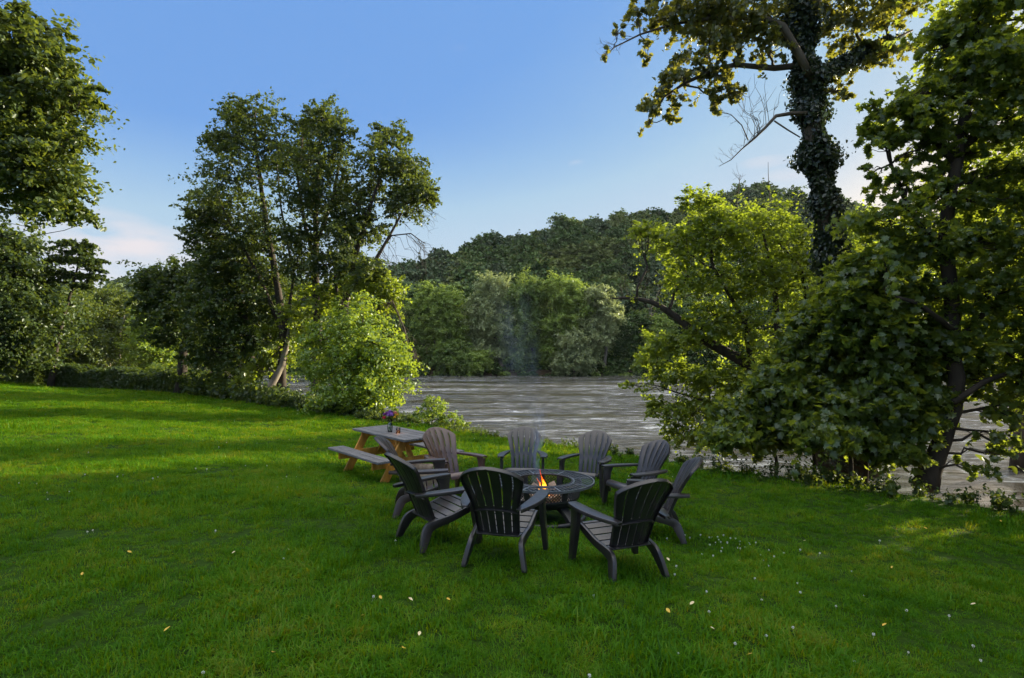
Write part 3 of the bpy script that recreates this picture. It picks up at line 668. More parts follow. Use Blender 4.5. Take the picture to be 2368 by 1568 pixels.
# ------------------------------------------------------------------ fire pit
pz = float(ground_z(*PIT)) + .005
fp = thing('fire_pit', (*PIT, pz), 'round black iron fire pit with lattice bowl and wide grid rim', 'fire pit')
RZ = .455; RO, RI = .62, .375
mb = MB()
def ring_bar(mb, r, z, rt, n=72, sq=None):
    rings = []
    for k in range(n + 1):
        a = 2 * math.pi * k / n; c, s = math.cos(a), math.sin(a)
        if sq: hw, hh = sq; rings.append([((r - hw) * c, (r - hw) * s, z - hh), ((r + hw) * c, (r + hw) * s, z - hh), ((r + hw) * c, (r + hw) * s, z + hh), ((r - hw) * c, (r - hw) * s, z + hh)])
        else: rings.append([((r + rt * math.cos(b_)) * c, (r + rt * math.cos(b_)) * s, z + rt * math.sin(b_)) for b_ in [2 * math.pi * q / 8 for q in range(8)]])
    mb.loft(rings, caps=False)
ring_bar(mb, RO, RZ, 0, sq=(.007, .014)); ring_bar(mb, RI, RZ, 0, sq=(.010, .008))
for k in range(8):
    a = 2 * math.pi * (k + .35) / 8; mb.beam((RI * math.cos(a), RI * math.sin(a), RZ), (RO * math.cos(a), RO * math.sin(a), RZ), .020, .010)
# square grid clipped to the rim, turned 20 degrees
ga = R(22); st_ = .052
for fam in (0, 1):
    dd = Vector((math.cos(ga + fam * math.pi / 2), math.sin(ga + fam * math.pi / 2), 0)); pp = Vector((-dd.y, dd.x, 0))
    for k in range(-17, 18):
        o_ = k * st_
        if abs(o_) >= RO - .01: continue
        a = math.sqrt(RO ** 2 - o_ ** 2); segs = [(-a, a)]
        if abs(o_) < RI: b_ = math.sqrt(RI ** 2 - o_ ** 2); segs = [(-a, -b_), (b_, a)]
        for s0, s1 in segs:
            if s1 - s0 > .01: mb.beam(pp * o_ + dd * s0 + Vector((0, 0, RZ + fam * .001)), pp * o_ + dd * s1 + Vector((0, 0, RZ + fam * .001)), 0.0055, .005)
mb.build('rim_grate', M['iron_light'], fp)
mb = MB(); ring_bar(mb, RI - .022, RZ + .006, .011); mb.build('bowl_rim', M['iron'], fp, smooth=True)
# bowl: wall top band is a lattice of real diamond openings, solid pan below
mb = MB(); z0, z1, r0, r1 = .285, RZ - .012, .440, .468
nd, nh = 72, 4
ring_bar(mb, r1, z1, 0, sq=(.004, .012)); ring_bar(mb, r0, z0, 0, sq=(.004, .010))
def wall(a, t): r = r0 + (r1 - r0) * t; return Vector((r * math.cos(a), r * math.sin(a), z0 + (z1 - z0) * t))
for k in range(nd):
    solid = (k % 12) in (0, 11)
    a0 = 2 * math.pi * k / nd; a1 = 2 * math.pi * (k + 1) / nd
    if solid:
        mb.add([wall(a0, 0), wall(a1, 0), wall(a1, 1), wall(a0, 1)] + [wall(a0, 0) * .985, wall(a1, 0) * .985, wall(a1, 1) * .985, wall(a0, 1) * .985], [[0, 1, 2, 3], [7, 6, 5, 4], [0, 3, 7, 4], [1, 5, 6, 2]])
    else:
        for j in range(nh):
            t0, t1 = j / nh, (j + 1) / nh
            for (p, q) in ((wall(a0, t0), wall(a1, t1)), (wall(a1, t0), wall(a0, t1))):
                if True: mb.beam(p, q, .008, .004, up=(p.x, p.y, 0))
mb.build('lattice_band', M['iron'], fp)
mb = MB(); prof = [(r0 + .002, z0), (.425, .245), (.37, .195), (.27, .155), (.14, .135), (.001, .130)]
pin = [(.001, .136), (.14, .141), (.268, .161), (.366, .2), (.42, .248), (r0 - .004, z0)]
mb.lathe(prof + pin, 56); mb.build('bowl', M['iron'], fp, smooth=True)
mb = MB(); ring_bar(mb, .50, .032, .026, 60); mb.build('base_ring', M['iron'], fp, smooth=True)
for k in range(4):
    a = R(-50 + 90 * k); c, s = math.cos(a), math.sin(a); mb = MB(); rings = []
    for (r, z, hw, th) in lerp_stations([(.28, .180, .05, .030), (.36, .150, .055, .030), (.43, .10, .060, .030), (.50, .035, .065, .030)], 8):
        rings.append(rect_ring((r * c, r * s, z), (-s, c, 0), (c * .6, s * .6, .8), hw, th))
    mb.loft(rings); mb.build('leg', M['iron'], fp, bevel=.004)
mb = MB(); rng = np.random.default_rng(4); prof = [(.001, .205), (.12, .20), (.24, .195), (.33, .205)]
mb.lathe(prof, 40); o = mb.build('ash_bed', M['ash'], None, smooth=True); o.location = (*PIT, pz); tag(o, 'grey ash lying inside the bowl of the fire pit', 'ash', kind='stuff')

def log(name, a, b_, r, label, cat='log', group=None, seed=0, wedge=False):
    rng = np.random.default_rng(seed); a, b_ = Vector(a), Vector(b_); mid = (a + b_) / 2; d = (b_ - a).normalized(); L_ = (b_ - a).length
    root = thing(name, mid, label, cat, group); u = d.orthogonal().normalized(); v = d.cross(u); n = 14; prof = 1 + rng.normal(size=n) * .09
    if wedge: prof = np.array([1.0 if k < 8 else .45 + .1 * math.cos(k) for k in range(n)])
    mb = MB(); rings = []
    for t in np.linspace(-.5, .5, 9): rings.append([d * (t * L_) + (u * math.cos(q) + v * math.sin(q)) * r * prof[k] * (1 + .03 * rng.normal()) for k, q in enumerate([2 * math.pi * k / n for k in range(n)])])
    mb.loft(rings, caps=False); mb.build('bark', M['log'], root, smooth=True, ang=50)
    for sgn, rg_ in ((-1, rings[0]), (1, rings[-1])):
        mb = MB(); c = d * (sgn * L_ / 2 + sgn * .002)
        mb.add([c] + [Vector(p) * .99 + d * sgn * .002 for p in rg_], [[0, 1 + (k + 1) % n, 1 + k] if sgn < 0 else [0, 1 + k, 1 + (k + 1) % n] for k in range(n)]); mb.build('cut_end', M['log_end'], root)
    return root
X0, Y0 = PIT
log('firewood_log', (X0 + .10, Y0 + .24, pz + .36), (X0 + .14, Y0 - .14, pz + .27), .062, 'thick pale split log leaning in the fire pit right of the flame', 'log', seed=1, wedge=True)
log('firewood_log', (X0 - .20, Y0 + .02, pz + .25), (X0 + .10, Y0 - .12, pz + .25), .040, 'charred log lying low under the flame in the fire pit', 'log', seed=2)
log('firewood_log', (X0 - .12, Y0 + .20, pz + .34), (X0 - .02, Y0 - .06, pz + .27), .045, 'dark log standing behind the flame in the fire pit', 'log', seed=3)

# flame: real tongues of fire, it gives light
m, nt, out = new_mat('fire'); L = nt.links.new
tc = N(nt, 'ShaderNodeTexCoord'); sp_ = N(nt, 'ShaderNodeSeparateXYZ'); L(tc.outputs['Object'], sp_.inputs[0])
mr = N(nt, 'ShaderNodeMapRange'); L(sp_.outputs[2], mr.inputs[0]); mr.inputs[1].default_value = 0; mr.inputs[2].default_value = .32
nn_ = N(nt, 'ShaderNodeTexNoise', i_Scale=22, i_Detail=3); L(tc.outputs['Object'], nn_.inputs[0])
ad = N(nt, 'ShaderNodeMath', operation='MULTIPLY_ADD', i_1=1.0); L(nn_.outputs[0], ad.inputs[0]); ad2 = N(nt, 'ShaderNodeMath', operation='SUBTRACT', i_1=.5); L(mr.outputs[0], ad2.inputs[0]); L(ad2.outputs[0], ad.inputs[2])
em = N(nt, 'ShaderNodeEmission', i_Strength=1.3); L(ramp(nt, ad.outputs[0], [(.05, (1, .20, .01)), (.35, (1, .42, .03)), (.6, (1, .13, .005)), (.9, (.8, .04, .001))]), em.inputs[0])
lw = N(nt, 'ShaderNodeLayerWeight', i_Blend=.35); tb = N(nt, 'ShaderNodeBsdfTransparent'); ms = N(nt, 'ShaderNodeMixShader')
L(lw.outputs['Facing'], ms.inputs[0]); L(em.outputs[0], ms.inputs[1]); L(tb.outputs[0], ms.inputs[2]); L(ms.outputs[0], out.inputs[0]); M['fire'] = m
mb = MB(); rng = np.random.default_rng(8)
for (dx, dy, h, r, ph) in [(0, 0, .235, .026, 0), (.022, -.01, .15, .026, 1.5), (-.024, .01, .12, .016, 3), (.03, .02, .10, .020, 4), (.008, -.02, .11, .024, 2), (-.036, -.005, .16, .009, 5)]:
    rings = []
    for t in np.linspace(0, 1, 14):
        rr_ = r * (math.sin(min(t * 1.15 + .18, 1) * math.pi) ** .8) * (1 - t) ** .45 + .0008 if t < 1 else .0005
        cx = dx + .014 * math.sin(t * 5 + ph) - .018 * t * t; cy = dy + .008 * math.cos(t * 4 + ph)
        rings.append([(cx + rr_ * math.cos(q), cy + rr_ * .7 * math.sin(q), t * h) for q in [2 * math.pi * k / 10 for k in range(10)]])
    mb.loft(rings)
mb.v = [(a_ * 1.35, b_ * 1.35, c_ * 1.4) for a_, b_, c_ in mb.v]
o = mb.build('flame', M['fire'], None, smooth=True); o.location = (X0 - .01, Y0 - .03, pz + .27); tag(o, 'orange and yellow flame burning over the logs in the fire pit', 'flame')

# smoke: thin blue volume
def smoke(name, pts, rads, dens, label, nscale, seedv, fade_low=False):
    m, nt, out = new_mat(name); L = nt.links.new
    g = N(nt, 'ShaderNodeTexCoord'); mp = N(nt, 'ShaderNodeMapping'); mp.inputs['Location'].default_value = (seedv, 0, 0); mp.inputs['Scale'].default_value = (1, 1, .45); L(g.outputs['Object'], mp.inputs[0])
    no = N(nt, 'ShaderNodeTexNoise', i_Scale=nscale, i_Detail=3, i_Distortion=1.2); L(mp.outputs[0], no.inputs[0])
    mrd = N(nt, 'ShaderNodeMapRange'); L(no.outputs[0], mrd.inputs[0]); mrd.inputs[1].default_value = .44; mrd.inputs[2].default_value = .72; mrd.inputs[3].default_value = 0; mrd.inputs[4].default_value = dens
    sx = N(nt, 'ShaderNodeSeparateXYZ'); L(g.outputs['Object'], sx.inputs[0]); acc = None
    zz = [p[2] for p in pts]
    def along(vals):
        mrn = N(nt, 'ShaderNodeMapRange'); L(sx.outputs[2], mrn.inputs[0]); mrn.inputs[1].default_value = zz[0]; mrn.inputs[2].default_value = zz[-1]
        fc = N(nt, 'ShaderNodeFloatCurve'); cv = fc.mapping.curves[0]; lo, hi = min(vals) - .01, max(vals) + .01
        ts = [(z_ - zz[0]) / (zz[-1] - zz[0]) for z_ in zz]
        cv.points[0].location = (ts[0], (vals[0] - lo) / (hi - lo)); cv.points[1].location = (ts[-1], (vals[-1] - lo) / (hi - lo))
        for t_, v_ in list(zip(ts, vals))[1:-1]: cv.points.new(t_, (v_ - lo) / (hi - lo))
        fc.mapping.update(); L(mrn.outputs[0], fc.inputs['Value'])
        o2 = N(nt, 'ShaderNodeMapRange'); L(fc.outputs[0], o2.inputs[0]); o2.inputs[3].default_value = lo; o2.inputs[4].default_value = hi; return o2.outputs[0]
    def mm(op, a_, b_):
        q = N(nt, 'ShaderNodeMath', operation=op)
        for k_, v_ in enumerate((a_, b_)):
            if isinstance(v_, (int, float)): q.inputs[k_].default_value = v_
            else: L(v_, q.inputs[k_])
        return q.outputs[0]
    dx_ = mm('SUBTRACT', sx.outputs[0], along([p[0] for p in pts])); dy_ = mm('SUBTRACT', sx.outputs[1], along([p[1] for p in pts])); rr2 = along(list(rads))
    q2 = mm('DIVIDE', mm('ADD', mm('MULTIPLY', dx_, dx_), mm('MULTIPLY', dy_, dy_)), mm('MULTIPLY', rr2, rr2))
    fall = mm('MAXIMUM', mm('SUBTRACT', 1.0, mm('MULTIPLY', q2, 1.3)), 0.0)
    top_ = N(nt, 'ShaderNodeMapRange'); L(sx.outputs[2], top_.inputs[0]); top_.inputs[1].default_value = zz[-1]; top_.inputs[2].default_value = zz[-1] - .45 * (zz[-1] - zz[0])
    fall = mm('MULTIPLY', fall, top_.outputs[0])
    if fade_low:
        lo_ = N(nt, 'ShaderNodeMapRange'); L(sx.outputs[2], lo_.inputs[0]); lo_.inputs[1].default_value = zz[0]; lo_.inputs[2].default_value = zz[0] + .3 * (zz[-1] - zz[0]); fall = mm('MULTIPLY', fall, lo_.outputs[0])
    mr = N(nt, 'ShaderNodeMath', operation='MULTIPLY', i_1=1.0); L(mm('MULTIPLY', fall, mrd.outputs[0]), mr.inputs[0])
    pv = N(nt, 'ShaderNodeVolumePrincipled'); pv.inputs['Color'].default_value = (.55, .72, 1.0, 1); pv.inputs['Anisotropy'].default_value = .35; L(mr.outputs[0], pv.inputs['Density']); L(pv.outputs[0], out.inputs['Volume'])
    mb = MB(); mb.tube(pts, rads, 14); o = mb.build(name, m, None, smooth=True); tag(o, label, 'smoke', kind='stuff'); return o
smoke('smoke', [(X0 - .08, Y0, pz + .25), (X0 - .10, Y0, pz + .45), (X0 - .10, Y0 + .02, pz + .75), (X0 - .05, Y0 + .05, pz + 1.05), (X0 - .10, Y0 + .1, pz + 1.4)], [.10, .085, .07, .11, .16], 14.0, 'thin blue smoke curling up from the fire pit', 9, 0)
smoke('smoke', [(X0 - .08, Y0 + .06, pz + .95), (X0 - .22, Y0 + .1, pz + 1.5), (X0 - .32, Y0 + .15, pz + 2.2), (X0 - .38, Y0 + .2, pz + 2.9)], [.12, .24, .36, .45], .75, 'faint spreading blue smoke drifting above the fire pit against the trees', 2.2, 3, True)

# ------------------------------------------------------------------ picnic table
TX, TY, TA = -2.04, 9.72, R(-49)
tz = float(ground_z(TX, TY)) + .01
pt = thing('picnic_table', (TX, TY, tz), 'weathered grey picnic table on orange stained legs with two benches', 'table', rz=TA)
TL = 1.86; rng = np.random.default_rng(3)
mb = MB()
for k in range(5):
    y = (k - 2) * .147; mb.box((rng.normal() * .004, y, .735 + rng.normal() * .001), (TL, .139, .037))
mb.build('tabletop', M['wood_top'], pt, bevel=.004)
for s in (-1, 1):
    mb = MB()
    for k in (0, 1): mb.box((rng.normal() * .004, s * (.60 + k * .147), .435), (TL, .139, .037))
    mb.build('bench', M['wood_top'], pt, bevel=.004)
for ex in (-1, 1):
    xx = ex * .66
    for s in (-1, 1):
        mb = MB(); mb.beam((xx, s * .20, .714), (xx, s * .60, -.01), .038, .135, up=(0, 1, .55)); o = mb.build('leg', M['wood_leg'], pt, bevel=.003)
    mb = MB(); mb.box((xx - ex * .040, 0, .345), (.038, 1.50, .135)); mb.build('crossbeam', M['wood_leg'], pt, bevel=.003)
    mb = MB(); mb.box((xx - ex * .040, 0, .670), (.038, .66, .088)); mb.build('top_cleat', M['wood_leg'], pt, bevel=.003)
    mb = MB(); mb.beam((xx - ex * .08, 0, .345), (xx - ex * .40, 0, .70), .088, .038, up=(ex, 0, 1)); mb.build('brace', M['wood_leg'], pt, bevel=.003)
def on_table(lx, ly): c, s = math.cos(TA), math.sin(TA); return (TX + lx * c - ly * s, TY + lx * s + ly * c, tz + .7545)
# glass vase with cut flowers
m, nt, out = new_mat('glass'); b = N(nt, 'ShaderNodeMixShader'); t_ = N(nt, 'ShaderNodeBsdfTransparent'); t_.inputs[0].default_value = (.90, .95, .93, 1); g_ = N(nt, 'ShaderNodeBsdfGlossy', i_Roughness=.04); f_ = N(nt, 'ShaderNodeFresnel', i_IOR=1.6)
for a_, b_ in ((f_.outputs[0], b.inputs[0]), (t_.outputs[0], b.inputs[1]), (g_.outputs[0], b.inputs[2]), (b.outputs[0], out.inputs[0])): nt.links.new(a_, b_)
M['glass'] = m
m, nt, out = new_mat('vase_water'); b = N(nt, 'ShaderNodeBsdfPrincipled', i_Roughness=.02); b.inputs['Transmission Weight'].default_value = .9; b.inputs['IOR'].default_value = 1.33; b.inputs['Base Color'].default_value = (.75, .85, .75, 1); nt.links.new(b.outputs[0], out.inputs[0]); M['vwater'] = m
def plain(name, c, rough=.6):
    return rough_mat(name, [(.3, tuple(q * .75 for q in c)), (.7, c)], 25, rough, .2)
vp = (-2.12, 9.67, tz + .7545)
va = thing('flower_vase', vp, 'clear glass vase of mixed cut flowers standing on the picnic table', 'vase')
mb = MB(); out_p = [(.001, .002), (.036, .002), (.042, .03), (.044, .09), (.036, .14), (.026, .165), (.030, .19), (.040, .21)]; in_p = [(.037, .208), (.027, .19), (.023, .165), (.033, .138), (.041, .09), (.039, .03), (.033, .008), (.001, .008)]
mb.lathe(out_p + in_p, 28); mb.build('vase_glass', M['glass'], va, smooth=True)
rng = np.random.default_rng(12); mb = MB(); fl = []
cols = {'purple': (.16, .03, .22), 'violet': (.26, .10, .42), 'red': (.42, .01, .03), 'yellow': (.75, .42, .02), 'pink': (.62, .18, .16)}
heads = [('violet', 0, 0, .335, .052), ('purple', -.045, .0, .315, .045), ('purple', .03, .03, .315, .042), ('violet', -.02, -.04, .29, .040), ('red', -.095, -.02, .245, .042), ('purple', -.10, .02, .30, .038), ('pink', .09, 0, .325, .036), ('yellow', .115, .01, .295, .040), ('yellow', .085, -.03, .255, .026), ('violet', .035, -.045, .30, .04), ('red', -.02, .06, .29, .038)]
for i, (cn_, x, y, z, r) in enumerate(heads):
    mb.tube([(x * .1, y * .1, .02), (x * .15, y * .15, .17), (x, y, z - .01)], [.002, .002, .002], 5)
    h_ = MB()
    for k in range(46):
        d_ = rng.normal(size=3); d_[2] = abs(d_[2]) - .3; d_ /= np.linalg.norm(d_); c = np.array([x, y, z]) + d_ * r * rng.uniform(.45, .9); t = np.cross(d_, rng.normal(size=3)); t /= np.linalg.norm(t); q = np.cross(d_, t)
        s_ = r * .42; h_.add([c - t * s_, c - q * s_ * .6 + d_ * s_ * .3, c + t * s_, c + q * s_ * .6 + d_ * s_ * .3], [[0, 1, 2, 3]])
    key = 'petal_' + cn_
    if key not in M: M[key] = plain(key, cols[cn_], .7)
    h_.build('flower_head', M[key], va, smooth=False)['label'] = cn_ + ' flower head'
mb.build('stem', M['leaf_dark'], va)
Pp = rng.normal(size=(60, 3)) * np.array([.06, .05, .03]) + np.array([.01, 0, .235]); V_, L_, S_ = leaf_arrays(Pp, .05, T_LEAF, rng, .5); link('foliage', mesh_np('foliage', V_, L_, S_), M['leaf_mid'], va)
cpnt = (-1.94, 9.49, tz + .7545)
ca_ = thing('candle_jar', cpnt, 'small glass jar with a lit orange candle beside the flower vase', 'candle')
mb = MB(); mb.lathe([(.001, .001), (.034, .001), (.036, .01), (.037, .10), (.0345, .10), (.0335, .012), (.001, .009)], 28); mb.build('jar_glass', M['glass'], ca_, smooth=True)
m, nt, out = new_mat('wax'); b = N(nt, 'ShaderNodeBsdfPrincipled', i_Roughness=.5); b.inputs['Base Color'].default_value = (.75, .22, .05, 1); b.inputs['Emission Color'].default_value = (1, .22, .03, 1); b.inputs['Emission Strength'].default_value = 2.0; nt.links.new(b.outputs[0], out.inputs[0]); M['wax'] = m
mb = MB(); mb.lathe([(.001, .012), (.030, .012), (.030, .036), (.001, .034)], 20); mb.build('wax', m, ca_, smooth=True)
m, nt, out = new_mat('candle_flame'); e = N(nt, 'ShaderNodeEmission', i_Strength=14); e.inputs[0].default_value = (1, .36, .06, 1); nt.links.new(e.outputs[0], out.inputs[0])
mb = MB(); mb.lathe([(.001, .036), (.009, .044), (.012, .056), (.006, .074), (.0005, .090)], 10); mb.build('candle_flame', m, ca_, smooth=True)

# firewood lying under the near end of the table
def gl(x, y, dz_=0): return (x, y, float(ground_z(x, y)) + dz_)
log('firewood_log', gl(-1.80, 9.02, .09), gl(-1.28, 8.98, .09), .085, 'grey log under the near end of the picnic table, longest of the pile', 'log', 'logs under the picnic table', 21)
log('firewood_log', gl(-1.62, 9.22, .08), gl(-1.08, 9.30, .08), .075, 'split grey log behind the longest log under the picnic table', 'log', 'logs under the picnic table', 22, True)
log('firewood_log', gl(-1.72, 9.12, .235), gl(-1.30, 9.18, .235), .070, 'split log resting on top of the other two under the picnic table', 'log', 'logs under the picnic table', 23, True)

# ------------------------------------------------------------------ near bank, left side: trees
exec_trees = True
# big broadleaf tree at the left edge of the view
b0 = gp(-330, 17)
tree('broadleaf_tree', 'tall dark leafy tree at the left edge reaching over the lawn', 'tree', b0, [b0, b0 + (0.2, 0, 3), b0 + (0, .3, 7), b0 + (.4, 0, 11), b0 + (.2, 0, 14)], [.38, .32, .26, .16, .07],
     [B(-40, 120, 15, 165, 90, 1.6, 46, 170), B(60, 105, 15, 85, 75, 1.3, 30, 150), B(-60, 260, 15, 190, 100, 2, 50, 180), B(110, 225, 15.5, 100, 80, 1.5, 34, 160), B(60, 340, 15, 120, 80, 1.5, 40, 160), B(170, 215, 15, 65, 30, .7, 10, 110), B(180, 320, 15, 36, 28, .5, 7, 90),
      B(-40, 420, 15.5, 190, 80, 2, 46, 170), B(110, 425, 15, 85, 60, 1.2, 24, 130), B(150, 480, 15, 62, 30, .9, 12, 110), B(60, 45, 15, 35, 30, .5, 8, 90), B(-200, 200, 16, 160, 200, 2.5, 50, 150), B(-250, 400, 17, 160, 150, 2.5, 40, 150)],
     M['leaf_mid'], M['bark_dark'], leaf=.18, tmpl=T_LEAF, seed=11, crf=.26, dens=.6)
b0 = gp(-60, 36)
tree('broadleaf_tree', 'dark round tree behind the hedge at the far left', 'tree', b0, [b0, b0 + (0, 0, 4), b0 + (.3, 0, 9)], [.35, .3, .12],
     [B(-20, 575, 34, 80, 62, 3, 40, 170), B(-40, 680, 34, 150, 110, 3.5, 70, 170), B(50, 660, 35, 62, 55, 2.5, 34, 150), B(60, 740, 35, 80, 80, 3, 50, 160), B(0, 790, 35, 110, 55, 3, 40, 150)],
     M['leaf_dark'], M['bark_dark'], leaf=.30, tmpl=T_LEAF, seed=12)
# slender feathery tree in front of the hedge
b0 = gp(120, 36.5); tp = pl([(122, 888), (130, 800), (150, 720), (172, 650), (185, 600), (180, 562)], 36.5); tp[0] = b0
tree('slender_tree', 'thin leaning tree with feathery flat tiers standing before the hedge', 'tree', b0, tp, [.17, .13, .10, .07, .05, .02],
     [B(175, 568, 36.5, 42, 9, 1.1, 12, 60), B(150, 600, 36.5, 36, 9, 1.0, 10, 60), B(205, 605, 36.5, 36, 9, 1.0, 10, 60), B(215, 640, 36.5, 30, 8, .9, 9, 60), B(160, 635, 36.5, 32, 9, .9, 9, 60), B(180, 583, 36.5, 26, 8, .8, 8, 60), B(190, 662, 36.5, 24, 6, .6, 6, 50), B(225, 625, 36.5, 18, 6, .6, 5, 50)],
     M['leaf_dark'], M['bark_dark'], leaf=.30, seed=13, crf=.3, flat=.4, twigs=4, tw=2, dens=1.5)
# trees beyond the hedge
mids = [
    (150, 52, [(150, 720, 60, 60), (130, 790, 70, 60), (190, 800, 55, 50)], 'leaf_mid', 'mid green tree beyond the hedge, next to the slender tree'),
    (240, 60, [(225, 700, 65, 42), (250, 760, 70, 60), (210, 820, 60, 50)], 'leaf_mid', 'broad topped tree beyond the hedge with several pale stems'),
    (300, 64, [(290, 715, 52, 42), (310, 780, 60, 60), (290, 835, 60, 35)], 'leaf_mid', 'green tree beyond the hedge, left of the dip where the sky shows'),
    (372, 56, [(370, 745, 55, 45), (360, 810, 60, 45)], 'leaf_lime', 'low sunlit yellow green tree with a pale trunk above the hedge'),
    (415, 70, [(400, 710, 55, 50), (430, 790, 65, 55)], 'leaf_mid', 'tree beyond the hedge end, close to the glimpse of water'),
    (505, 62, [(505, 800, 60, 50), (480, 740, 60, 50)], 'leaf_lime', 'sunlit tree leaning over the glimpse of river on the left'),
    (60, 58, [(40, 740, 70, 60), (60, 810, 80, 50)], 'leaf_lime', 'sunlit tree glimpsed behind the dark round tree'),
]
for i, (xd, Yd, bl, lm, lab) in enumerate(mids):
    b0 = gp(xd, Yd); b0[2] = max(b0[2], -.6)
    top = px(xd, bl[0][1], Yd); pts = [b0, b0 * .6 + top * .4 + (.3, 0, 0), b0 * .2 + top * .8, top]
    stems = []
    if i in (1, 4):
        for q in (-22, 14, 30): s0 = gp(xd + q, Yd + 1); stems.append((curve(s0, px(xd + q * 1.6, 730, Yd), np.random.default_rng(q + 40), 6, .03), np.linspace(.14, .06, 6)))
    tree('background_tree', lab, 'tree', b0, pts, [.22, .18, .12, .05], [B(x, y, Yd, rx, ry, 3.0, 46, 130) for (x, y, rx, ry) in bl], M[lm], M['bark_pale' if i in (1, 3) else 'bark'], leaf=.36, seed=30 + i, group='trees beyond the hedge', trunk2=stems, tw=2, inner=.15)

# hedge
def hedge(name, label, A, Bp, h0, h1, depth, n, seed, mat, leaf=.16):
    rng = np.random.default_rng(seed); A, Bp = np.array(A), np.array(Bp); base = (A + Bp) / 2; base[2] = min(A[2], Bp[2])
    root = thing(name, base, label, 'hedge'); t = rng.uniform(0, 1, n); L_ = np.linalg.norm(Bp - A); lump = 1 + .13 * np.sin(t * L_ * 1.3 + seed) + .08 * np.sin(t * L_ * 3.1)
    a = rng.uniform(0, math.pi, n); rr_ = rng.uniform(.55, 1.0, n) ** .5; H = (h0 + (h1 - h0) * t) * lump
    dv = (Bp - A) / L_; nv = np.array([-dv[1], dv[0], 0])
    zz = H * np.clip(np.abs(np.sin(a)), 0, 1) ** .6 * rr_; off = depth * np.sign(np.cos(a)) * np.abs(np.cos(a)) ** .5 * rr_
    zz = np.where(rng.uniform(size=n) < .35, rng.uniform(0, 1, n) * H, zz)
    P_ = A + (Bp - A) * t[:, None] + nv * off[:, None]; P_[:, 2] = ground_z(P_[:, 0], P_[:, 1]) + zz + rng.normal(size=n) * .04
    out_ = nv[None] * np.cos(a)[:, None] + np.array([0, 0, 1]) * np.sin(a)[:, None]
    V_, L2, S_ = leaf_arrays(P_, leaf, T_LEAF, rng, .4, out_, .8); link('foliage', mesh_np('foliage', V_ - base, L2, S_), mat, root)
    mb = MB()
    for k in range(int(L_ * 2.5)):
        q = A + (Bp - A) * rng.uniform() + nv * rng.normal() * depth * .3; q[2] = float(ground_z(q[0], q[1]))
        mb.tube(curve(q, q + np.array([rng.normal() * .2, rng.normal() * .2, h1 * .8]), rng, 4, .05), np.linspace(.03, .01, 4), 4)
    q0, q1 = A.copy(), Bp.copy(); mb.tube([q0 + dv * .3 + (0, 0, .08), (q0 + q1) / 2 + (0, 0, .08), q1 - dv * .3 + (0, 0, .08)], [.05, .06, .05], 5)
    mb.build('stem', M['bark_dark'], root, off=base)
hedge('hedge', 'dark clipped hedge at the back of the lawn, left of the slender tree', gp(-60, 41.5), gp(112, 38.5), 1.55, 1.5, .8, 26000, 5, M['leaf_dark'])
hedge('hedge', 'longer overgrown hedge at the back of the lawn, right of the slender tree', gp(135, 38), gp(440, 34), 1.45, 1.05, .8, 42000, 6, M['leaf_dark'])

# group of tall trees at the bend
tall = [
    ('tall_tree', 'tall tree with the highest left crown in the group at the bend', 610, 28.5,
     [(655, 905), (655, 780), (640, 650), (610, 480), (590, 330), (590, 250)], [.26, .22, .18, .13, .08, .03],
     [(590, 265, 60, 42), (560, 330, 70, 55), (520, 330, 35, 25), (600, 400, 75, 60), (510, 420, 60, 55), (480, 465, 45, 38), (560, 480, 90, 60), (500, 530, 50, 40), (610, 540, 80, 50), (540, 610, 70, 50), (620, 640, 50, 50), (475, 500, 36, 30), (545, 270, 34, 22), (650, 350, 35, 40), (470, 560, 40, 40), (590, 560, 60, 45)]),
    ('tall_tree', 'tall tree with a straight forked trunk in the middle of the group', 735, 27.5,
     [(735, 940), (733, 800), (730, 640), (732, 500), (735, 380), (745, 270)], [.25, .22, .18, .13, .08, .03],
     [(750, 270, 50, 36), (770, 310, 55, 45), (705, 310, 50, 45), (735, 370, 85, 50), (690, 430, 60, 50), (785, 430, 60, 50), (735, 480, 70, 40), (680, 540, 50, 35), (790, 520, 50, 40), (700, 370, 55, 50), (760, 610, 40, 40), (690, 610, 40, 50)]),
    ('tall_tree', 'tall tree spreading to the right of the group with bare hanging twigs', 800, 26.5,
     [(785, 930), (790, 800), (800, 680), (830, 560), (865, 450), (905, 340)], [.24, .21, .17, .12, .08, .03],
     [(905, 320, 45, 32), (880, 365, 55, 42), (940, 385, 48, 42), (880, 425, 75, 45), (960, 440, 45, 30), (820, 470, 50, 45), (930, 470, 55, 32), (800, 560, 40, 50), (845, 530, 50, 35), (985, 445, 22, 18), (860, 620, 35, 30), (810, 620, 40, 45)]),
]
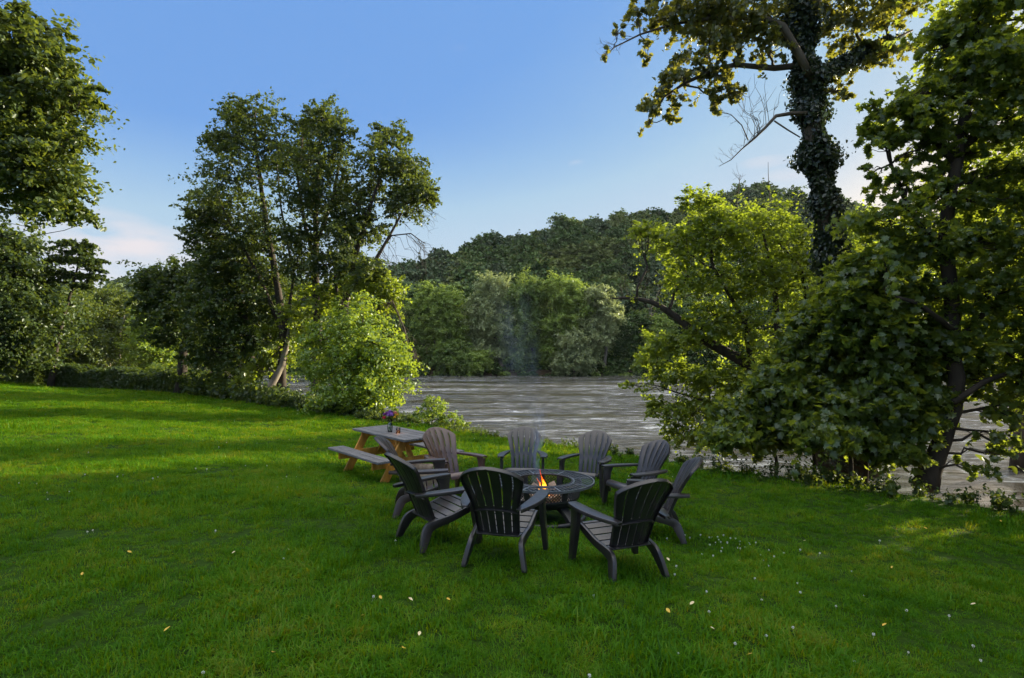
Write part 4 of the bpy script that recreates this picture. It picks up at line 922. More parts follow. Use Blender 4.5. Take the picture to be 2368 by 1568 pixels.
for i, (nm, lab, xb, Yd, tp, tr, bl) in enumerate(tall):
    b0 = gp(tp[0][0], Yd); b0[2] = max(b0[2], -1.0); T = pl(tp, Yd); T[0] = b0; rng = np.random.default_rng(60 + i)
    extra = []; br = []
    if i == 1: extra = [(pl([(733, 620), (705, 520), (690, 420), (700, 320)], Yd), [.13, .10, .07, .03]), (pl([(733, 560), (770, 460), (790, 350), (785, 280)], Yd), [.11, .09, .06, .03])]
    if i == 0: extra = [(pl([(650, 760), (600, 640), (545, 540), (500, 450)], Yd), [.12, .10, .07, .03]), (pl([(655, 800), (680, 640), (650, 480), (640, 380)], Yd - .5), [.10, .08, .05, .03])]
    if i == 2:
        extra = [(pl([(800, 690), (870, 600), (915, 520), (955, 440)], Yd), [.11, .09, .06, .03]), (pl([(790, 760), (775, 640), (800, 520)], Yd), [.10, .08, .05])]
        lb = pl([(860, 610), (905, 545), (950, 540), (985, 565)], Yd); extra.append((lb, [.06, .045, .03, .012]))
        br = dead_twigs(lb, rng, 26, 2.0, (.5, 0, -.7), .35, .012) + dead_twigs(pl([(905, 520), (960, 480), (1000, 480)], Yd), rng, 12, 1.4, (.5, 0, -.5), .4, .01)
    tree(nm, lab, 'tree', b0, T, tr, [B(x, y, Yd + rng.normal() * .8, rx, ry, 1.5, 26, 105) for (x, y, rx, ry) in bl], M['leaf_group'], M['bark_dark'], leaf=.20, tmpl=T_LEAF, seed=60 + i, group='tall trees at the bend', dens=.48, trunk2=extra, bare=br, crf=.27, tw=1.6)
# darker lower trees under them
b0 = gp(420, 33); T = pl([(430, 900), (425, 800), (450, 720), (440, 640)], 33); T[0] = b0
tree('broadleaf_tree', 'dark bushy tree left of the tall group, its crown touching the pale cloud', 'tree', b0, T, [.3, .25, .18, .08],
     [B(410, 660, 33, 70, 48, 2.5, 46, 140), B(370, 640, 33, 36, 24, 1.2, 14, 120), B(440, 720, 33, 80, 55, 2.5, 50, 150), B(360, 700, 33, 35, 30, 1.5, 16, 110), B(500, 640, 33, 60, 50, 2.5, 40, 150), B(430, 780, 33, 65, 22, 2, 20, 120)], M['leaf_dark'], M['bark_dark'], leaf=.28, tmpl=T_LEAF, seed=71, dens=.7)
b0 = gp(560, 30); T = pl([(600, 910), (580, 800), (560, 700), (540, 600)], 30); T[0] = b0
tree('broadleaf_tree', 'wide dark tree filling the space under the tallest left crown', 'tree', b0, T, [.32, .26, .2, .08],
     [B(540, 610, 30, 75, 55, 2.5, 44, 150), B(500, 700, 30, 70, 60, 2.5, 44, 150), B(590, 700, 30, 80, 70, 2.8, 60, 150), B(560, 800, 30, 100, 65, 2.8, 60, 140), B(480, 800, 30.5, 60, 50, 2, 24, 130), B(640, 760, 30, 50, 60, 2, 26, 120)], M['leaf_dark'], M['bark_dark'], leaf=.26, tmpl=T_LEAF, seed=72, dens=.45)
b0 = gp(650, 27); T = pl([(615, 890), (650, 850), (668, 780), (672, 700)], 28); T[0] = gp(600, 27)
tree('leaning_tree', 'pale leaning trunk with sunlit leaves under the tall group', 'tree', T[0], T, [.20, .17, .10, .05],
     [B(640, 800, 28.5, 55, 45, 1.6, 18, 110), B(600, 850, 29, 60, 32, 1.6, 18, 110), B(700, 720, 28, 50, 60, 1.5, 20, 110), B(770, 690, 27.5, 60, 40, 1.5, 20, 110)], M['leaf_yellow'], M['bark_pale'], leaf=.22, tmpl=T_LEAF, seed=73)
b0 = gp(890, 24.5); b0[2] = -1.2; T = pl([(830, 900), (850, 800), (880, 700), (890, 650)], 25.5); T[0] = b0
rng = np.random.default_rng(74); lb = pl([(860, 700), (905, 690), (935, 760), (955, 830)], 25); lb2 = pl([(840, 800), (900, 775), (940, 790), (965, 830)], 24.5)
tree('broadleaf_tree', 'olive green small tree with dead hanging branches by the water', 'tree', b0, T, [.16, .14, .10, .04],
     [B(880, 665, 25.5, 55, 30, 1.5, 22, 120), B(905, 700, 25.5, 28, 40, 1.0, 12, 110), B(830, 650, 25.5, 45, 30, 1.5, 16, 110)], M['leaf_yellow'], M['bark'], leaf=.18, tmpl=T_LEAF, seed=74, limbs=[(lb, [.05, .04, .03, .012]), (lb2, [.05, .04, .03, .012])],
     bare=dead_twigs(lb, rng, 22, 1.1, (.2, 0, -.8), .5, .009) + dead_twigs(lb2, rng, 26, 1.0, (.2, 0, -.8), .5, .009))
b0 = gp(800, 21.5); T = pl([(815, 950), (820, 880), (830, 800), (840, 740)], 22); T[0] = b0
tree('lime_bush', 'bright lime green bush catching the sun beside the river', 'bush', b0, T, [.14, .12, .08, .03],
     [B(830, 740, 22.5, 55, 48, 1.4, 30, 130), B(780, 760, 22.5, 50, 50, 1.4, 26, 130), B(865, 790, 22, 60, 45, 1.5, 34, 140), B(900, 830, 21.5, 52, 45, 1.4, 34, 140), B(820, 840, 21.5, 80, 60, 1.6, 50, 150), B(890, 890, 21, 58, 42, 1.4, 34, 140), B(800, 910, 21.3, 75, 40, 1.4, 40, 140), B(870, 930, 21, 60, 24, 1.2, 22, 120), B(740, 830, 22.5, 45, 60, 1.3, 26, 130), B(835, 700, 22.5, 22, 26, .7, 8, 100), B(790, 705, 22.7, 16, 22, .5, 6, 90), B(715, 780, 22.6, 20, 30, .6, 8, 90), B(925, 800, 21.8, 18, 24, .5, 6, 90), B(880, 745, 22, 22, 16, .5, 6, 90), B(948, 860, 21.4, 14, 24, .4, 5, 80)],
     M['leaf_lime'], M['bark'], leaf=.16, tmpl=T_LEAF, seed=75, crf=.30, dens=.5)
b0 = gp(1000, 18.2); b0[2] = max(b0[2], -.9)
tree('river_shrub', 'small light green shrub at the lawn edge in front of the river', 'shrub', b0, [b0, b0 + (0, 0, .3), b0 + (.1, 0, .6)], [.03, .02, .01],
     [B(1005, 945, 18, 34, 22, .5, 18, 70), B(1040, 970, 17.6, 36, 16, .5, 16, 70), B(975, 955, 18.2, 22, 14, .4, 9, 60), B(995, 925, 18, 14, 14, .25, 5, 40), B(1070, 982, 17.2, 18, 8, .3, 6, 40)], M['leaf_lime'], M['bark'], leaf=.085, tmpl=T_LEAF, seed=76, twigs=4)

# ------------------------------------------------------------------ far bank
far_trees = [
    (1000, 98, [(1010, 700, 55, 42), (985, 745, 50, 50), (1035, 760, 42, 60), (1000, 810, 55, 45)], 'leaf_far', 'round crowned tree farthest left on the far bank'),
    (1140, 99, [(1135, 680, 42, 46), (1120, 730, 50, 50), (1165, 740, 45, 55), (1135, 800, 55, 45)], 'leaf_pale', 'tall pale grey green tree on the far bank with a long white trunk'),
    (1215, 98, [(1225, 680, 44, 42), (1210, 740, 44, 55), (1225, 790, 42, 50), (1200, 835, 35, 25)], 'leaf_far2', 'dense green tree on the far bank behind the smoke'),
    (1300, 97, [(1300, 675, 50, 38), (1335, 700, 45, 42), (1310, 755, 60, 50), (1290, 800, 45, 35)], 'leaf_far', 'widest tree on the far bank with a forked trunk'),
    (1395, 96, [(1385, 690, 35, 30), (1400, 735, 38, 32), (1375, 770, 40, 42), (1410, 720, 22, 18)], 'leaf_pale', 'pale tree leaning right on the far bank beside the widest tree'),
    (1330, 94, [(1325, 790, 30, 28), (1345, 830, 34, 32), (1305, 835, 28, 28)], 'leaf_pale', 'silvery willow low over the water on the far bank'),
    (1060, 95, [(1050, 820, 38, 35), (1080, 840, 28, 24)], 'leaf_far2', 'small tree under the two left crowns on the far bank'),
    (1110, 94, [(1105, 835, 26, 22)], 'leaf_far', 'low bush at the foot of the white trunk on the far bank'),
    (1450, 100, [(1450, 790, 40, 40), (1470, 750, 35, 30), (1440, 835, 35, 25)], 'leaf_hill', 'dark tree on the far bank right of the pale leaning tree'),
    (1510, 98, [(1510, 800, 35, 40), (1525, 760, 28, 30), (1490, 840, 32, 22)], 'leaf_far', 'greyish tree with bare top twigs on the far bank, near the shed'),
    (1580, 99, [(1580, 740, 45, 40), (1600, 790, 45, 40), (1570, 840, 45, 22)], 'leaf_hill', 'dark tree on the far bank just right of the shed roof'),
    (1680, 102, [(1670, 740, 55, 50), (1700, 800, 60, 50)], 'leaf_hill', 'dark tree on the far bank seen through the leaning branches'),
    (940, 99, [(950, 760, 35, 60), (930, 820, 40, 45)], 'leaf_hill', 'dark tree on the far bank peeping out behind the lime bush'),
    (1800, 106, [(1800, 730, 70, 60), (1840, 800, 70, 50)], 'leaf_hill', 'dark tree on the far bank behind the ivy covered trunk'),
]
for i, (xd, Yd, bl, lm, lab) in enumerate(far_trees):
    b0 = gp(xd, Yd); top = px(bl[0][0], bl[0][1] - bl[0][3] * .4, Yd); rng = np.random.default_rng(200 + i)
    if i == 1: T = pl([(1160, 868), (1150, 810), (1140, 750), (1135, 690)], Yd); T[0] = gp(1160, 96); tr = [.42, .34, .28, .12]
    else: T = [b0, b0 * .6 + top * .4 + (rng.normal(), 0, 0), b0 * .25 + top * .75, top]; tr = [.30, .26, .18, .08] if len(bl) > 1 else [.12, .1, .08, .04]
    br = dead_twigs(pl([(1500, 790), (1505, 720), (1515, 700)], Yd), rng, 14, 3, (0, 0, 1), .5, .05) if i == 9 else ()
    tree('bank_tree', lab, 'tree', b0 if i != 1 else T[0], T, tr, [B(x, y, Yd, rx, ry, 3.6, 50, 190) for (x, y, rx, ry) in bl], M[lm], M['bark_pale'], leaf=.36, tmpl=T_CLUMP, seed=200 + i, group='trees along the far bank', crf=.25, tw=5, twigs=5, bare=br, inner=.2)
# far bank undergrowth and reeds
def shrub_src(seed, mat, n=1400, leaf=.30):
    rng = np.random.default_rng(seed); P_, out_, _ = blob_points((0, 0, .8), (1.6, 1.4, 1.2), 18, n // 18, rng, .4, .2); V_, L2, S_ = leaf_arrays(P_, leaf, T_CLUMP, rng, .8, out_); me = mesh_np('shrub', V_, L2, S_); me.materials.append(mat); return bpy.data.objects.new('s', me)
rng = np.random.default_rng(88); n = 620; ux = rng.uniform(-45, 75, n); uy = rng.uniform(0, 1, n) ** 1.6 * 15 + 94.8 + 2.0 * vnoise(ux, ux * 0, 17, 6); pp = np.stack([ux, uy, ground_z(ux, uy) - .3], 1)
scatter('bank_undergrowth', pp, np.stack([np.zeros(n), np.zeros(n), rng.uniform(0, 6, n)], 1), rng.uniform(.5, 1.5, n) * np.where(uy < 98, .5, 1), rng.integers(0, 3, n), [shrub_src(1, M['leaf_hill']), shrub_src(2, M['leaf_far']), shrub_src(3, M['leaf_hill'])], 'dark green undergrowth along the far river bank', 'undergrowth')
# wooded hill: reads as one mass
def hill_src(seed, mat, n=6500):
    rng = np.random.default_rng(seed); arr = []
    for k in range(5):
        c = (rng.normal() * 1.5, rng.normal() * 1.5, rng.uniform(4.5, 11)); P_, out_, _ = blob_points(c, (3.0, 3.0, 2.7), 26, n // 130, rng, .27, .25); arr.append(leaf_arrays(P_, .52, T_CLUMP, rng, .8, out_))
    V_, L2, S_ = join_arrays(arr); me = mesh_np('hill_tree', V_, L2, S_); me.materials.append(mat); return bpy.data.objects.new('h', me)
M['leaf_hill2'] = leaf_mat('leaf_hill2', (.095, .135, .038), (.185, .22, .056), (.18, .22, .04), .20, .02, .06)
M['leaf_hill3'] = leaf_mat('leaf_hill3', (.070, .11, .056), (.13, .18, .082), (.10, .13, .04), .20, .02, .06)
hx, hy = np.meshgrid(np.arange(-110, 215, 5.2), np.arange(112, 262, 6.5)); hx = hx.ravel() + rng.uniform(-2.6, 2.6, hx.size); hy = hy.ravel() + rng.uniform(-3, 3, hy.size); n = len(hx)
scatter('hill_woods', np.stack([hx, hy, ground_z(hx, hy) - 1.5], 1), np.stack([rng.normal(0, .05, n), rng.normal(0, .05, n), rng.uniform(0, 6, n)], 1), rng.uniform(.6, 1.4, n), rng.integers(0, 6, n),
        [hill_src(1, M['leaf_hill']), hill_src(2, M['leaf_hill2']), hill_src(3, M['leaf_hill']), hill_src(4, M['leaf_hill3']), hill_src(5, M['leaf_hill2']), hill_src(6, M['leaf_hill3'])], 'dark woods covering the hill across the river', 'woods')
# pines standing above the ridge
pines = [(1170, 210, 554, 'small pine standing up from the ridge, left one of the close pair'), (1207, 215, 545, 'taller pine on the ridge, right one of the close pair'), (1100, 200, 572, 'leafy spire on the ridge far left of the two pines'), (1435, 235, 518, 'lone pine on the ridge farthest right'), (1293, 228, 520, 'pine tip in the middle of the ridge')]
for i, (xd, Yd, yt, lab) in enumerate(pines):
    rng = np.random.default_rng(300 + i); b0 = gp(xd, Yd); top = px(xd, yt, Yd); H = top[2] - b0[2]; root = thing('pine_tree', b0, lab, 'tree', 'pines on the ridge')
    mb = MB(); mb.tube([(0, 0, 0), (0, 0, H * .6), (0, 0, H)], [.3, .2, .04], 6); mb.build('trunk', M['bark_dark'], root); Pn = []
    for t in np.linspace(.3, 1, 16):
        rl = (1 - t) * 3.2 + .4
        for k in range(7):
            a = rng.uniform(0, 6.28); rr_ = rl * rng.uniform(.5, 1.1)
            for q in np.linspace(.1, 1, 9): Pn.append((rr_ * q * math.cos(a), rr_ * q * math.sin(a), H * t + rr_ * q * .15 + rng.normal() * .12))
    V_, L2, S_ = leaf_arrays(np.array(Pn), .6, T_CLUMP, rng, 1.2); link('crown', mesh_np('crown', V_, L2, S_), M['leaf_hill3'], root)
# shed roof glimpsed on the far bank
b0 = gp(1545, 104); M['metal_roof'] = rough_mat('metal_roof', [(.3, (.26, .28, .32)), (.7, (.40, .42, .46))], 3, .5, .2, (1, 1, 1)); M['boards'] = rough_mat('boards', [(.3, (.05, .045, .04)), (.7, (.11, .10, .09))], 3, .8, .3, (4, 4, .4))
b0[2] += 0.2; sh = thing('shed', b0, 'low shed with a grey metal roof among the far bank trees', 'shed')
mb = MB(); mb.box((0, 0, 1.1), (7, 4, 2.2)); mb.build('wall', M['boards'], sh); mb = MB(); mb.beam((-3.9, -1.15, 2.45), (3.9, -1.15, 2.45), 2.6, .1, up=(0, -.35, 1)); mb.beam((-3.9, 1.25, 2.45), (3.9, 1.25, 2.45), 2.6, .1, up=(0, .35, 1)); mb.build('roof', M['metal_roof'], sh)

# ------------------------------------------------------------------ right side
rng = np.random.default_rng(400)
# ivy clad sycamore
Yt = 12.2; b0 = gp(1975, 12.0); b0[2] = -.6
T = pl([(1975, 1080), (1955, 850), (1930, 650), (1905, 450), (1880, 300), (1862, 170), (1845, 0), (1835, -160), (1840, -330)], Yt); T[0] = b0
trad = [.33, .25, .22, .21, .20, .19, .17, .13, .08]
limbs = [(pl([(1862, 150, Yt), (1790, 158, Yt), (1700, 150, Yt - .2), (1640, 165, Yt - .3), (1580, 195, Yt - .4), (1535, 225, Yt - .4), (1500, 290, Yt - .4)]), [.075, .065, .055, .045, .035, .022, .01]),
         (pl([(1880, 190, Yt - .2), (1850, 130, Yt - .4), (1810, 60, Yt - .4), (1760, 40, Yt - .4), (1650, 42, Yt - .4), (1560, 55, Yt - .4), (1480, 80, Yt - .4), (1420, 110, Yt - .4), (1395, 135, Yt - .4)]), [.08, .085, .075, .06, .045, .03, .02, .012, .006]),
         (pl([(1890, 185, Yt), (1940, 155, Yt), (2000, 120, Yt + .2), (2060, 95, Yt + .3), (2110, 70, Yt + .3)]), [.17, .12, .08, .05, .02]),
         (pl([(1850, 60, Yt), (1900, -20, Yt), (1980, -120, Yt)]), [.14, .10, .05]),
         (pl([(1835, -20, Yt), (1760, -110, Yt), (1650, -160, Yt), (1540, -170, Yt)]), [.14, .10, .06, .03])]
dl = pl([(1865, 262), (1830, 262), (1795, 268), (1770, 295), (1745, 320), (1715, 345), (1690, 370), (1662, 385)], Yt - .3); dl2 = pl([(1790, 280), (1820, 300), (1850, 318)], Yt - .3); dl3 = pl([(1730, 325), (1715, 290), (1690, 265), (1655, 258)], Yt - .3)
bare = [(dl, [.05, .045, .04, .032, .022, .014, .010, .005]), (dl2, [.02, .018, .014]), (dl3, [.014, .012, .009, .005])]
bare += dead_twigs(dl[2:6], rng, 13, 1.15, (.15, 0, 1), .30, .007) + dead_twigs(dl[3:], rng, 12, .38, (-.3, 0, .6), .6, .004) + dead_twigs(dl3, rng, 6, .35, (-.3, 0, .4), .6, .004)
bare += dead_twigs(limbs[1][0][5:], rng, 16, .45, (-.8, 0, -.3), .5, .005)
bl = [B(1790, 40, Yt, 60, 50, .8, 16, 60), B(1700, 15, Yt - .3, 80, 50, .9, 22, 70), B(1610, 20, Yt - .4, 70, 45, .8, 20, 70), B(1530, 25, Yt - .4, 50, 40, .7, 14, 60), B(1470, 20, Yt - .4, 26, 30, .5, 6, 45), B(1720, 90, Yt - .4, 60, 40, .7, 16, 60), B(1640, 95, Yt - .4, 50, 32, .6, 10, 60),
      B(1590, 160, Yt - .4, 48, 30, .5, 12, 60), B(1545, 200, Yt - .4, 40, 40, .5, 12, 60), B(1505, 250, Yt - .4, 20, 45, .3, 9, 45), B(1550, 265, Yt - .4, 15, 32, .25, 5, 36), B(1660, 170, Yt - .3, 55, 22, .5, 9, 55), B(1650, 235, Yt - .3, 22, 38, .3, 8, 45), B(1690, 210, Yt - .3, 28, 20, .3, 6, 45),
      B(1430, 75, Yt - .4, 16, 12, .3, 3, 24), B(1400, 125, Yt - .4, 10, 14, .2, 2, 22), B(1500, 110, Yt - .4, 14, 40, .3, 4, 40), B(1780, 110, Yt - .3, 40, 40, .5, 8, 40),
      B(1960, 40, Yt, 50, 60, .9, 20, 60), B(2040, 30, Yt + .2, 55, 60, .9, 24, 65), B(2010, 130, Yt + .2, 45, 26, .6, 10, 55), B(2070, 120, Yt + .3, 28, 22, .4, 6, 45), B(1945, 210, Yt, 28, 28, .5, 8, 40), B(1890, -40, Yt, 110, 70, 1.4, 26, 60), B(1700, -120, Yt, 160, 80, 1.6, 34, 60), B(2000, -100, Yt, 110, 90, 1.6, 26, 60), B(1850, -250, Yt, 160, 110, 2, 30, 60)]
iv = tree('ivy_clad_tree', 'tall tree with its trunk wrapped in dark ivy and one bare dead branch', 'tree', b0, T, trad, [(c_, r_, max(2, int(n_ * .72)), l_) for c_, r_, n_, l_ in bl], M['leaf_syc'], M['bark_syc'], leaf=.14, tmpl=T_LOBE, seed=401, limbs=limbs, bare=bare, crf=.32, up=.5, twigs=5, tw=.8, dens=.75)
n = 46000; t = rng.uniform(0, 6.4, n); t = t[vnoise(t * 3, t * 0 + 5, 1.0, 77) + rng.uniform(-.6, 1.2, n) > -.1]; n = len(t); Tn = np.array(T); cc = np.stack([np.interp(t, range(len(Tn)), Tn[:, k]) for k in range(3)], 1); rr_ = np.interp(t, range(len(Tn)), trad)
a = rng.uniform(0, 6.283, n); th = rr_ * 1.0 + np.abs(rng.normal(0, .075, n)) * (1 + .7 * np.sin(t * 9 + 1) + .7 * np.sin(a * 2 + t * 6)) ** 1.0; od = np.stack([np.cos(a), np.sin(a), np.zeros(n)], 1)
V_, L2, S_ = leaf_arrays(cc + od * th[:, None], .078, T_LEAF, rng, .1, od, .9, jit=.6); link('ivy', mesh_np('ivy', V_ - b0, L2, S_), M['leaf_ivy'], iv)
n = 3600; t = rng.uniform(0, 3, n); Tn = np.array(limbs[2][0]); cc = np.stack([np.interp(t, range(len(Tn)), Tn[:, k]) for k in range(3)], 1); od = rng.normal(size=(n, 3)); od /= np.linalg.norm(od, axis=1)[:, None]
V_, L2, S_ = leaf_arrays(cc + od * (np.interp(t, [0, 3], [.2, .07]) + np.abs(rng.normal(0, .04, n)))[:, None], .08, T_LEAF, rng, .1, od, 1.1); link('ivy', mesh_np('ivy', V_ - b0, L2, S_), M['leaf_ivy'], iv)

# leaning box elder reaching out over the river
b0 = gp(1930, 14.2); b0[2] = -1.2; Yb = 14.2
T = pl([(1930, 1040), (1830, 930), (1740, 850), (1640, 795), (1560, 730), (1500, 695), (1440, 690), (1415, 690)], Yb); T[0] = b0
lb = [(pl([(1830, 930), (1800, 800), (1790, 640), (1760, 520)], Yb), [.12, .09, .06, .02]), (pl([(1740, 850), (1720, 740), (1650, 620), (1620, 500)], Yb), [.08, .06, .04, .015]), (pl([(1900, 1000), (1780, 980), (1640, 930), (1540, 900)], Yb - .3), [.09, .06, .04, .015]), (pl([(1890, 1010), (1780, 1030), (1650, 1010), (1580, 990)], Yb - .6), [.07, .05, .03, .01]),
      (pl([(1920, 1020), (1900, 800), (1850, 620), (1800, 560)], Yb + .4), [.12, .09, .06, .02])]
bl = [B(1620, 470, Yb, 52, 40, .7, 16, 90), B(1500, 535, Yb, 48, 22, .5, 10, 80), B(1560, 560, Yb, 60, 45, .8, 20, 90), B(1650, 540, Yb, 70, 50, .9, 26, 95), B(1740, 520, Yb, 80, 55, 1.0, 30, 95), B(1830, 560, Yb + .4, 70, 70, 1.0, 30, 95), B(1590, 640, Yb, 60, 45, .8, 18, 85), B(1680, 640, Yb, 75, 60, 1.0, 26, 90), B(1770, 640, Yb, 80, 60, 1.0, 30, 90),
      B(1860, 680, Yb + .4, 60, 80, 1.0, 26, 90), B(1640, 720, Yb, 60, 32, .8, 14, 85), B(1550, 790, Yb - .2, 60, 28, .7, 22, 95), B(1500, 825, Yb - .2, 34, 22, .5, 10, 80), B(1640, 765, Yb - .1, 62, 30, .7, 20, 90), B(1720, 760, Yb, 60, 50, .8, 20, 90), B(1560, 860, Yb - .2, 60, 26, .6, 20, 90), B(1640, 880, Yb - .2, 60, 40, .8, 24, 90), B(1740, 880, Yb - .3, 70, 60, 1.0, 28, 90),
      B(1540, 940, Yb - .5, 45, 26, .5, 14, 80), B(1610, 950, Yb - .4, 55, 30, .6, 18, 85), B(1580, 1000, Yb - .7, 50, 24, .5, 14, 80), B(1660, 1010, Yb - .8, 60, 28, .6, 18, 85), B(1445, 890, Yb - .4, 13, 9, .2, 3, 30), B(1480, 905, Yb - .4, 12, 7, .2, 2, 24), B(1460, 690, Yb, 14, 6, .2, 2, 20), B(1850, 800, Yb + .2, 70, 70, 1.0, 26, 90), B(1740, 960, Yb - .5, 70, 50, .9, 24, 90)]
rng = np.random.default_rng(5)
bare = dead_twigs(T[4:7], rng, 10, .9, (-.05, 0, 1), .35, .008) + dead_twigs(T[5:], rng, 5, .3, (-.5, 0, .4), .5, .005)
bare += [(curve(px(1700, 560, Yb + 3), px(1712, 405, Yb + 3), rng, 6, .03), np.linspace(.03, .008, 6)), (curve(px(1770, 520, Yb + 3), px(1776, 375, Yb + 3), rng, 6, .03), np.linspace(.022, .006, 6))] + dead_twigs([px(1705, 500, Yb + 3), px(1712, 405, Yb + 3)], rng, 8, .5, (0, 0, .8), .5, .006)
tree('leaning_tree', 'sunlit yellow green tree leaning left over the river from the right bank', 'tree', b0, T, [.24, .19, .15, .12, .09, .06, .035, .012], bl, M['leaf_yellow'], M['bark_dark'], leaf=.125, tmpl=T_LEAF, seed=402, limbs=lb, bare=bare, crf=.30, up=1.0, dens=.7)

# dark big-leaved tree at the right edge, with its curved trunk
Yr = 10.0; b0 = gp(2130, 9.9); b0[2] = -.35
T = pl([(2140, 1100), (2185, 1010), (2210, 900), (2195, 700), (2185, 520), (2210, 380), (2240, 200), (2260, 0), (2280, -200)], Yr); T[0] = b0
lb = [(pl([(2190, 600), (2100, 480), (2060, 380), (2050, 300)], Yr), [.06, .05, .03, .012]), (pl([(2210, 380), (2140, 300), (2080, 240)], Yr), [.06, .045, .02]), (pl([(2215, 350), (2320, 260), (2420, 200)], Yr), [.08, .06, .03]), (pl([(2200, 800), (2300, 700), (2400, 640)], Yr), [.06, .045, .03]), (pl([(2205, 930), (2280, 880), (2370, 850)], Yr - .3), [.06, .045, .03]), (pl([(2200, 760), (2120, 700), (2050, 680)], Yr - .4), [.05, .04, .02])]
bl = [B(2230, 60, Yr, 90, 60, .9, 30, 100), B(2320, 30, Yr, 90, 70, 1.0, 34, 100), B(2180, 110, Yr, 45, 35, .5, 10, 70), B(2150, 215, Yr, 60, 30, .7, 16, 80), B(2240, 180, Yr, 90, 55, 1.0, 34, 100), B(2340, 160, Yr, 80, 70, 1.0, 32, 100), B(2060, 255, Yr - .2, 60, 30, .6, 16, 80), B(2140, 280, Yr - .2, 65, 40, .8, 22, 85), B(2230, 290, Yr, 60, 40, .8, 16, 85), B(2330, 290, Yr, 60, 50, .9, 20, 85), B(2040, 320, Yr - .2, 50, 26, .5, 10, 75), 
      B(2200, 450, Yr, 60, 40, .8, 16, 75), B(2310, 460, Yr, 70, 50, .9, 22, 80), B(2005, 300, Yr - .1, 34, 22, .4, 8, 70), B(2130, 345, Yr, 52, 32, .5, 12, 75), B(2090, 415, Yr, 62, 28, .6, 13, 75), B(2245, 350, Yr + .1, 62, 36, .6, 16, 75), B(2300, 410, Yr + .2, 66, 34, .7, 16, 75), B(2180, 410, Yr, 50, 26, .5, 9, 75), B(2010, 400, Yr, 30, 24, .4, 6, 60), B(2060, 510, Yr, 80, 50, .9, 26, 80), B(2150, 550, Yr, 80, 60, 1.0, 30, 80), B(2260, 560, Yr, 80, 60, 1.0, 30, 80), B(2350, 580, Yr, 70, 70, 1.0, 26, 80), B(2050, 620, Yr, 80, 60, .9, 26, 80), B(2150, 670, Yr + .4, 90, 60, 1.0, 30, 80), B(2270, 680, Yr, 90, 60, 1.0, 34, 80),
      B(2370, 720, Yr, 60, 70, 1.0, 22, 80), B(2300, 790, Yr, 90, 50, .9, 30, 80), B(2360, 860, Yr, 60, 50, .9, 20, 80), B(2280, 880, Yr + .3, 80, 50, .9, 22, 80), B(2340, 940, Yr - .2, 60, 35, .7, 12, 70), B(2300, 1000, Yr - .4, 50, 20, .5, 6, 50), B(2290, 1045, Yr - .5, 46, 14, .4, 6, 45), B(2240, 1075, Yr - .6, 36, 12, .4, 5, 40), B(2350, 1020, Yr - .4, 30, 30, .4, 5, 50),
      B(2450, 200, Yr, 90, 200, 1.6, 40, 90), B(2450, 500, Yr, 90, 180, 1.6, 40, 90), B(2300, -120, Yr, 150, 90, 1.8, 40, 90), B(2450, 800, Yr, 80, 130, 1.4, 24, 80)]
tree('curved_trunk_tree', 'dark leafy tree with a curved trunk at the right edge of the lawn', 'tree', b0, T, [.17, .15, .13, .12, .11, .10, .08, .06, .04], [(c_, r_, int(n_ * (.52 if c_[2] < 5.2 else .58)), l_) for c_, r_, n_, l_ in bl], M['leaf_big'], M['bark_dark'], leaf=.138, tmpl=T_LOBE, seed=403, limbs=lb, crf=.30, up=.8, dens=.75)

# sapling thicket with large leaves under the ivy tree
sap = [
    (1880, 11.2, [(1850, 800, 55, 50), (1900, 740, 55, 55), (1840, 900, 60, 45), (1920, 840, 55, 50), (1800, 880, 50, 40)], 'big leaved sapling directly in front of the ivy covered trunk'),
    (1990, 10.6, [(1990, 640, 60, 60), (2060, 700, 60, 60), (2000, 760, 70, 60), (2080, 800, 60, 55), (2010, 860, 70, 50), (1960, 700, 45, 50)], 'tall dense sapling between the ivy covered trunk and the curved trunk'),
    (1790, 11.4, [(1770, 940, 60, 40), (1700, 960, 55, 40), (1820, 980, 60, 40), (1750, 1010, 60, 30), (1850, 930, 60, 40), (1680, 1010, 40, 24)], 'low leafy sapling spreading left over the grass edge'),
    (1960, 10.3, [(1940, 940, 70, 50), (2030, 930, 70, 50), (1900, 1000, 60, 40), (1980, 1000, 70, 40), (2080, 980, 60, 45), (2050, 1040, 60, 25)], 'low dark sapling thicket at the foot of the ivy covered tree'),
    (2100, 10.6, [(2120, 850, 50, 55), (2140, 930, 40, 45), (2150, 780, 50, 45)], 'sapling just left of the curved trunk'),
]
for i, (xd, Yd, bs, lab) in enumerate(sap):
    b0 = gp(xd, Yd); b0[2] = min(b0[2], -.3); top = px(bs[0][0], bs[0][1], Yd)
    tree('sapling', lab, 'tree', b0, [b0, b0 * .55 + top * .45 + (.1, 0, 0), top], [.05, .035, .015], [B(x, y, Yd - .2 * (j % 3), rx, ry, .6, 17, 42) for j, (x, y, rx, ry) in enumerate(bs)], M['leaf_big'], M['bark_dark'], leaf=.170, tmpl=T_LOBE, seed=420 + i, group='saplings under the ivy clad tree', crf=.36, up=.8, twigs=5, dens=1.3)
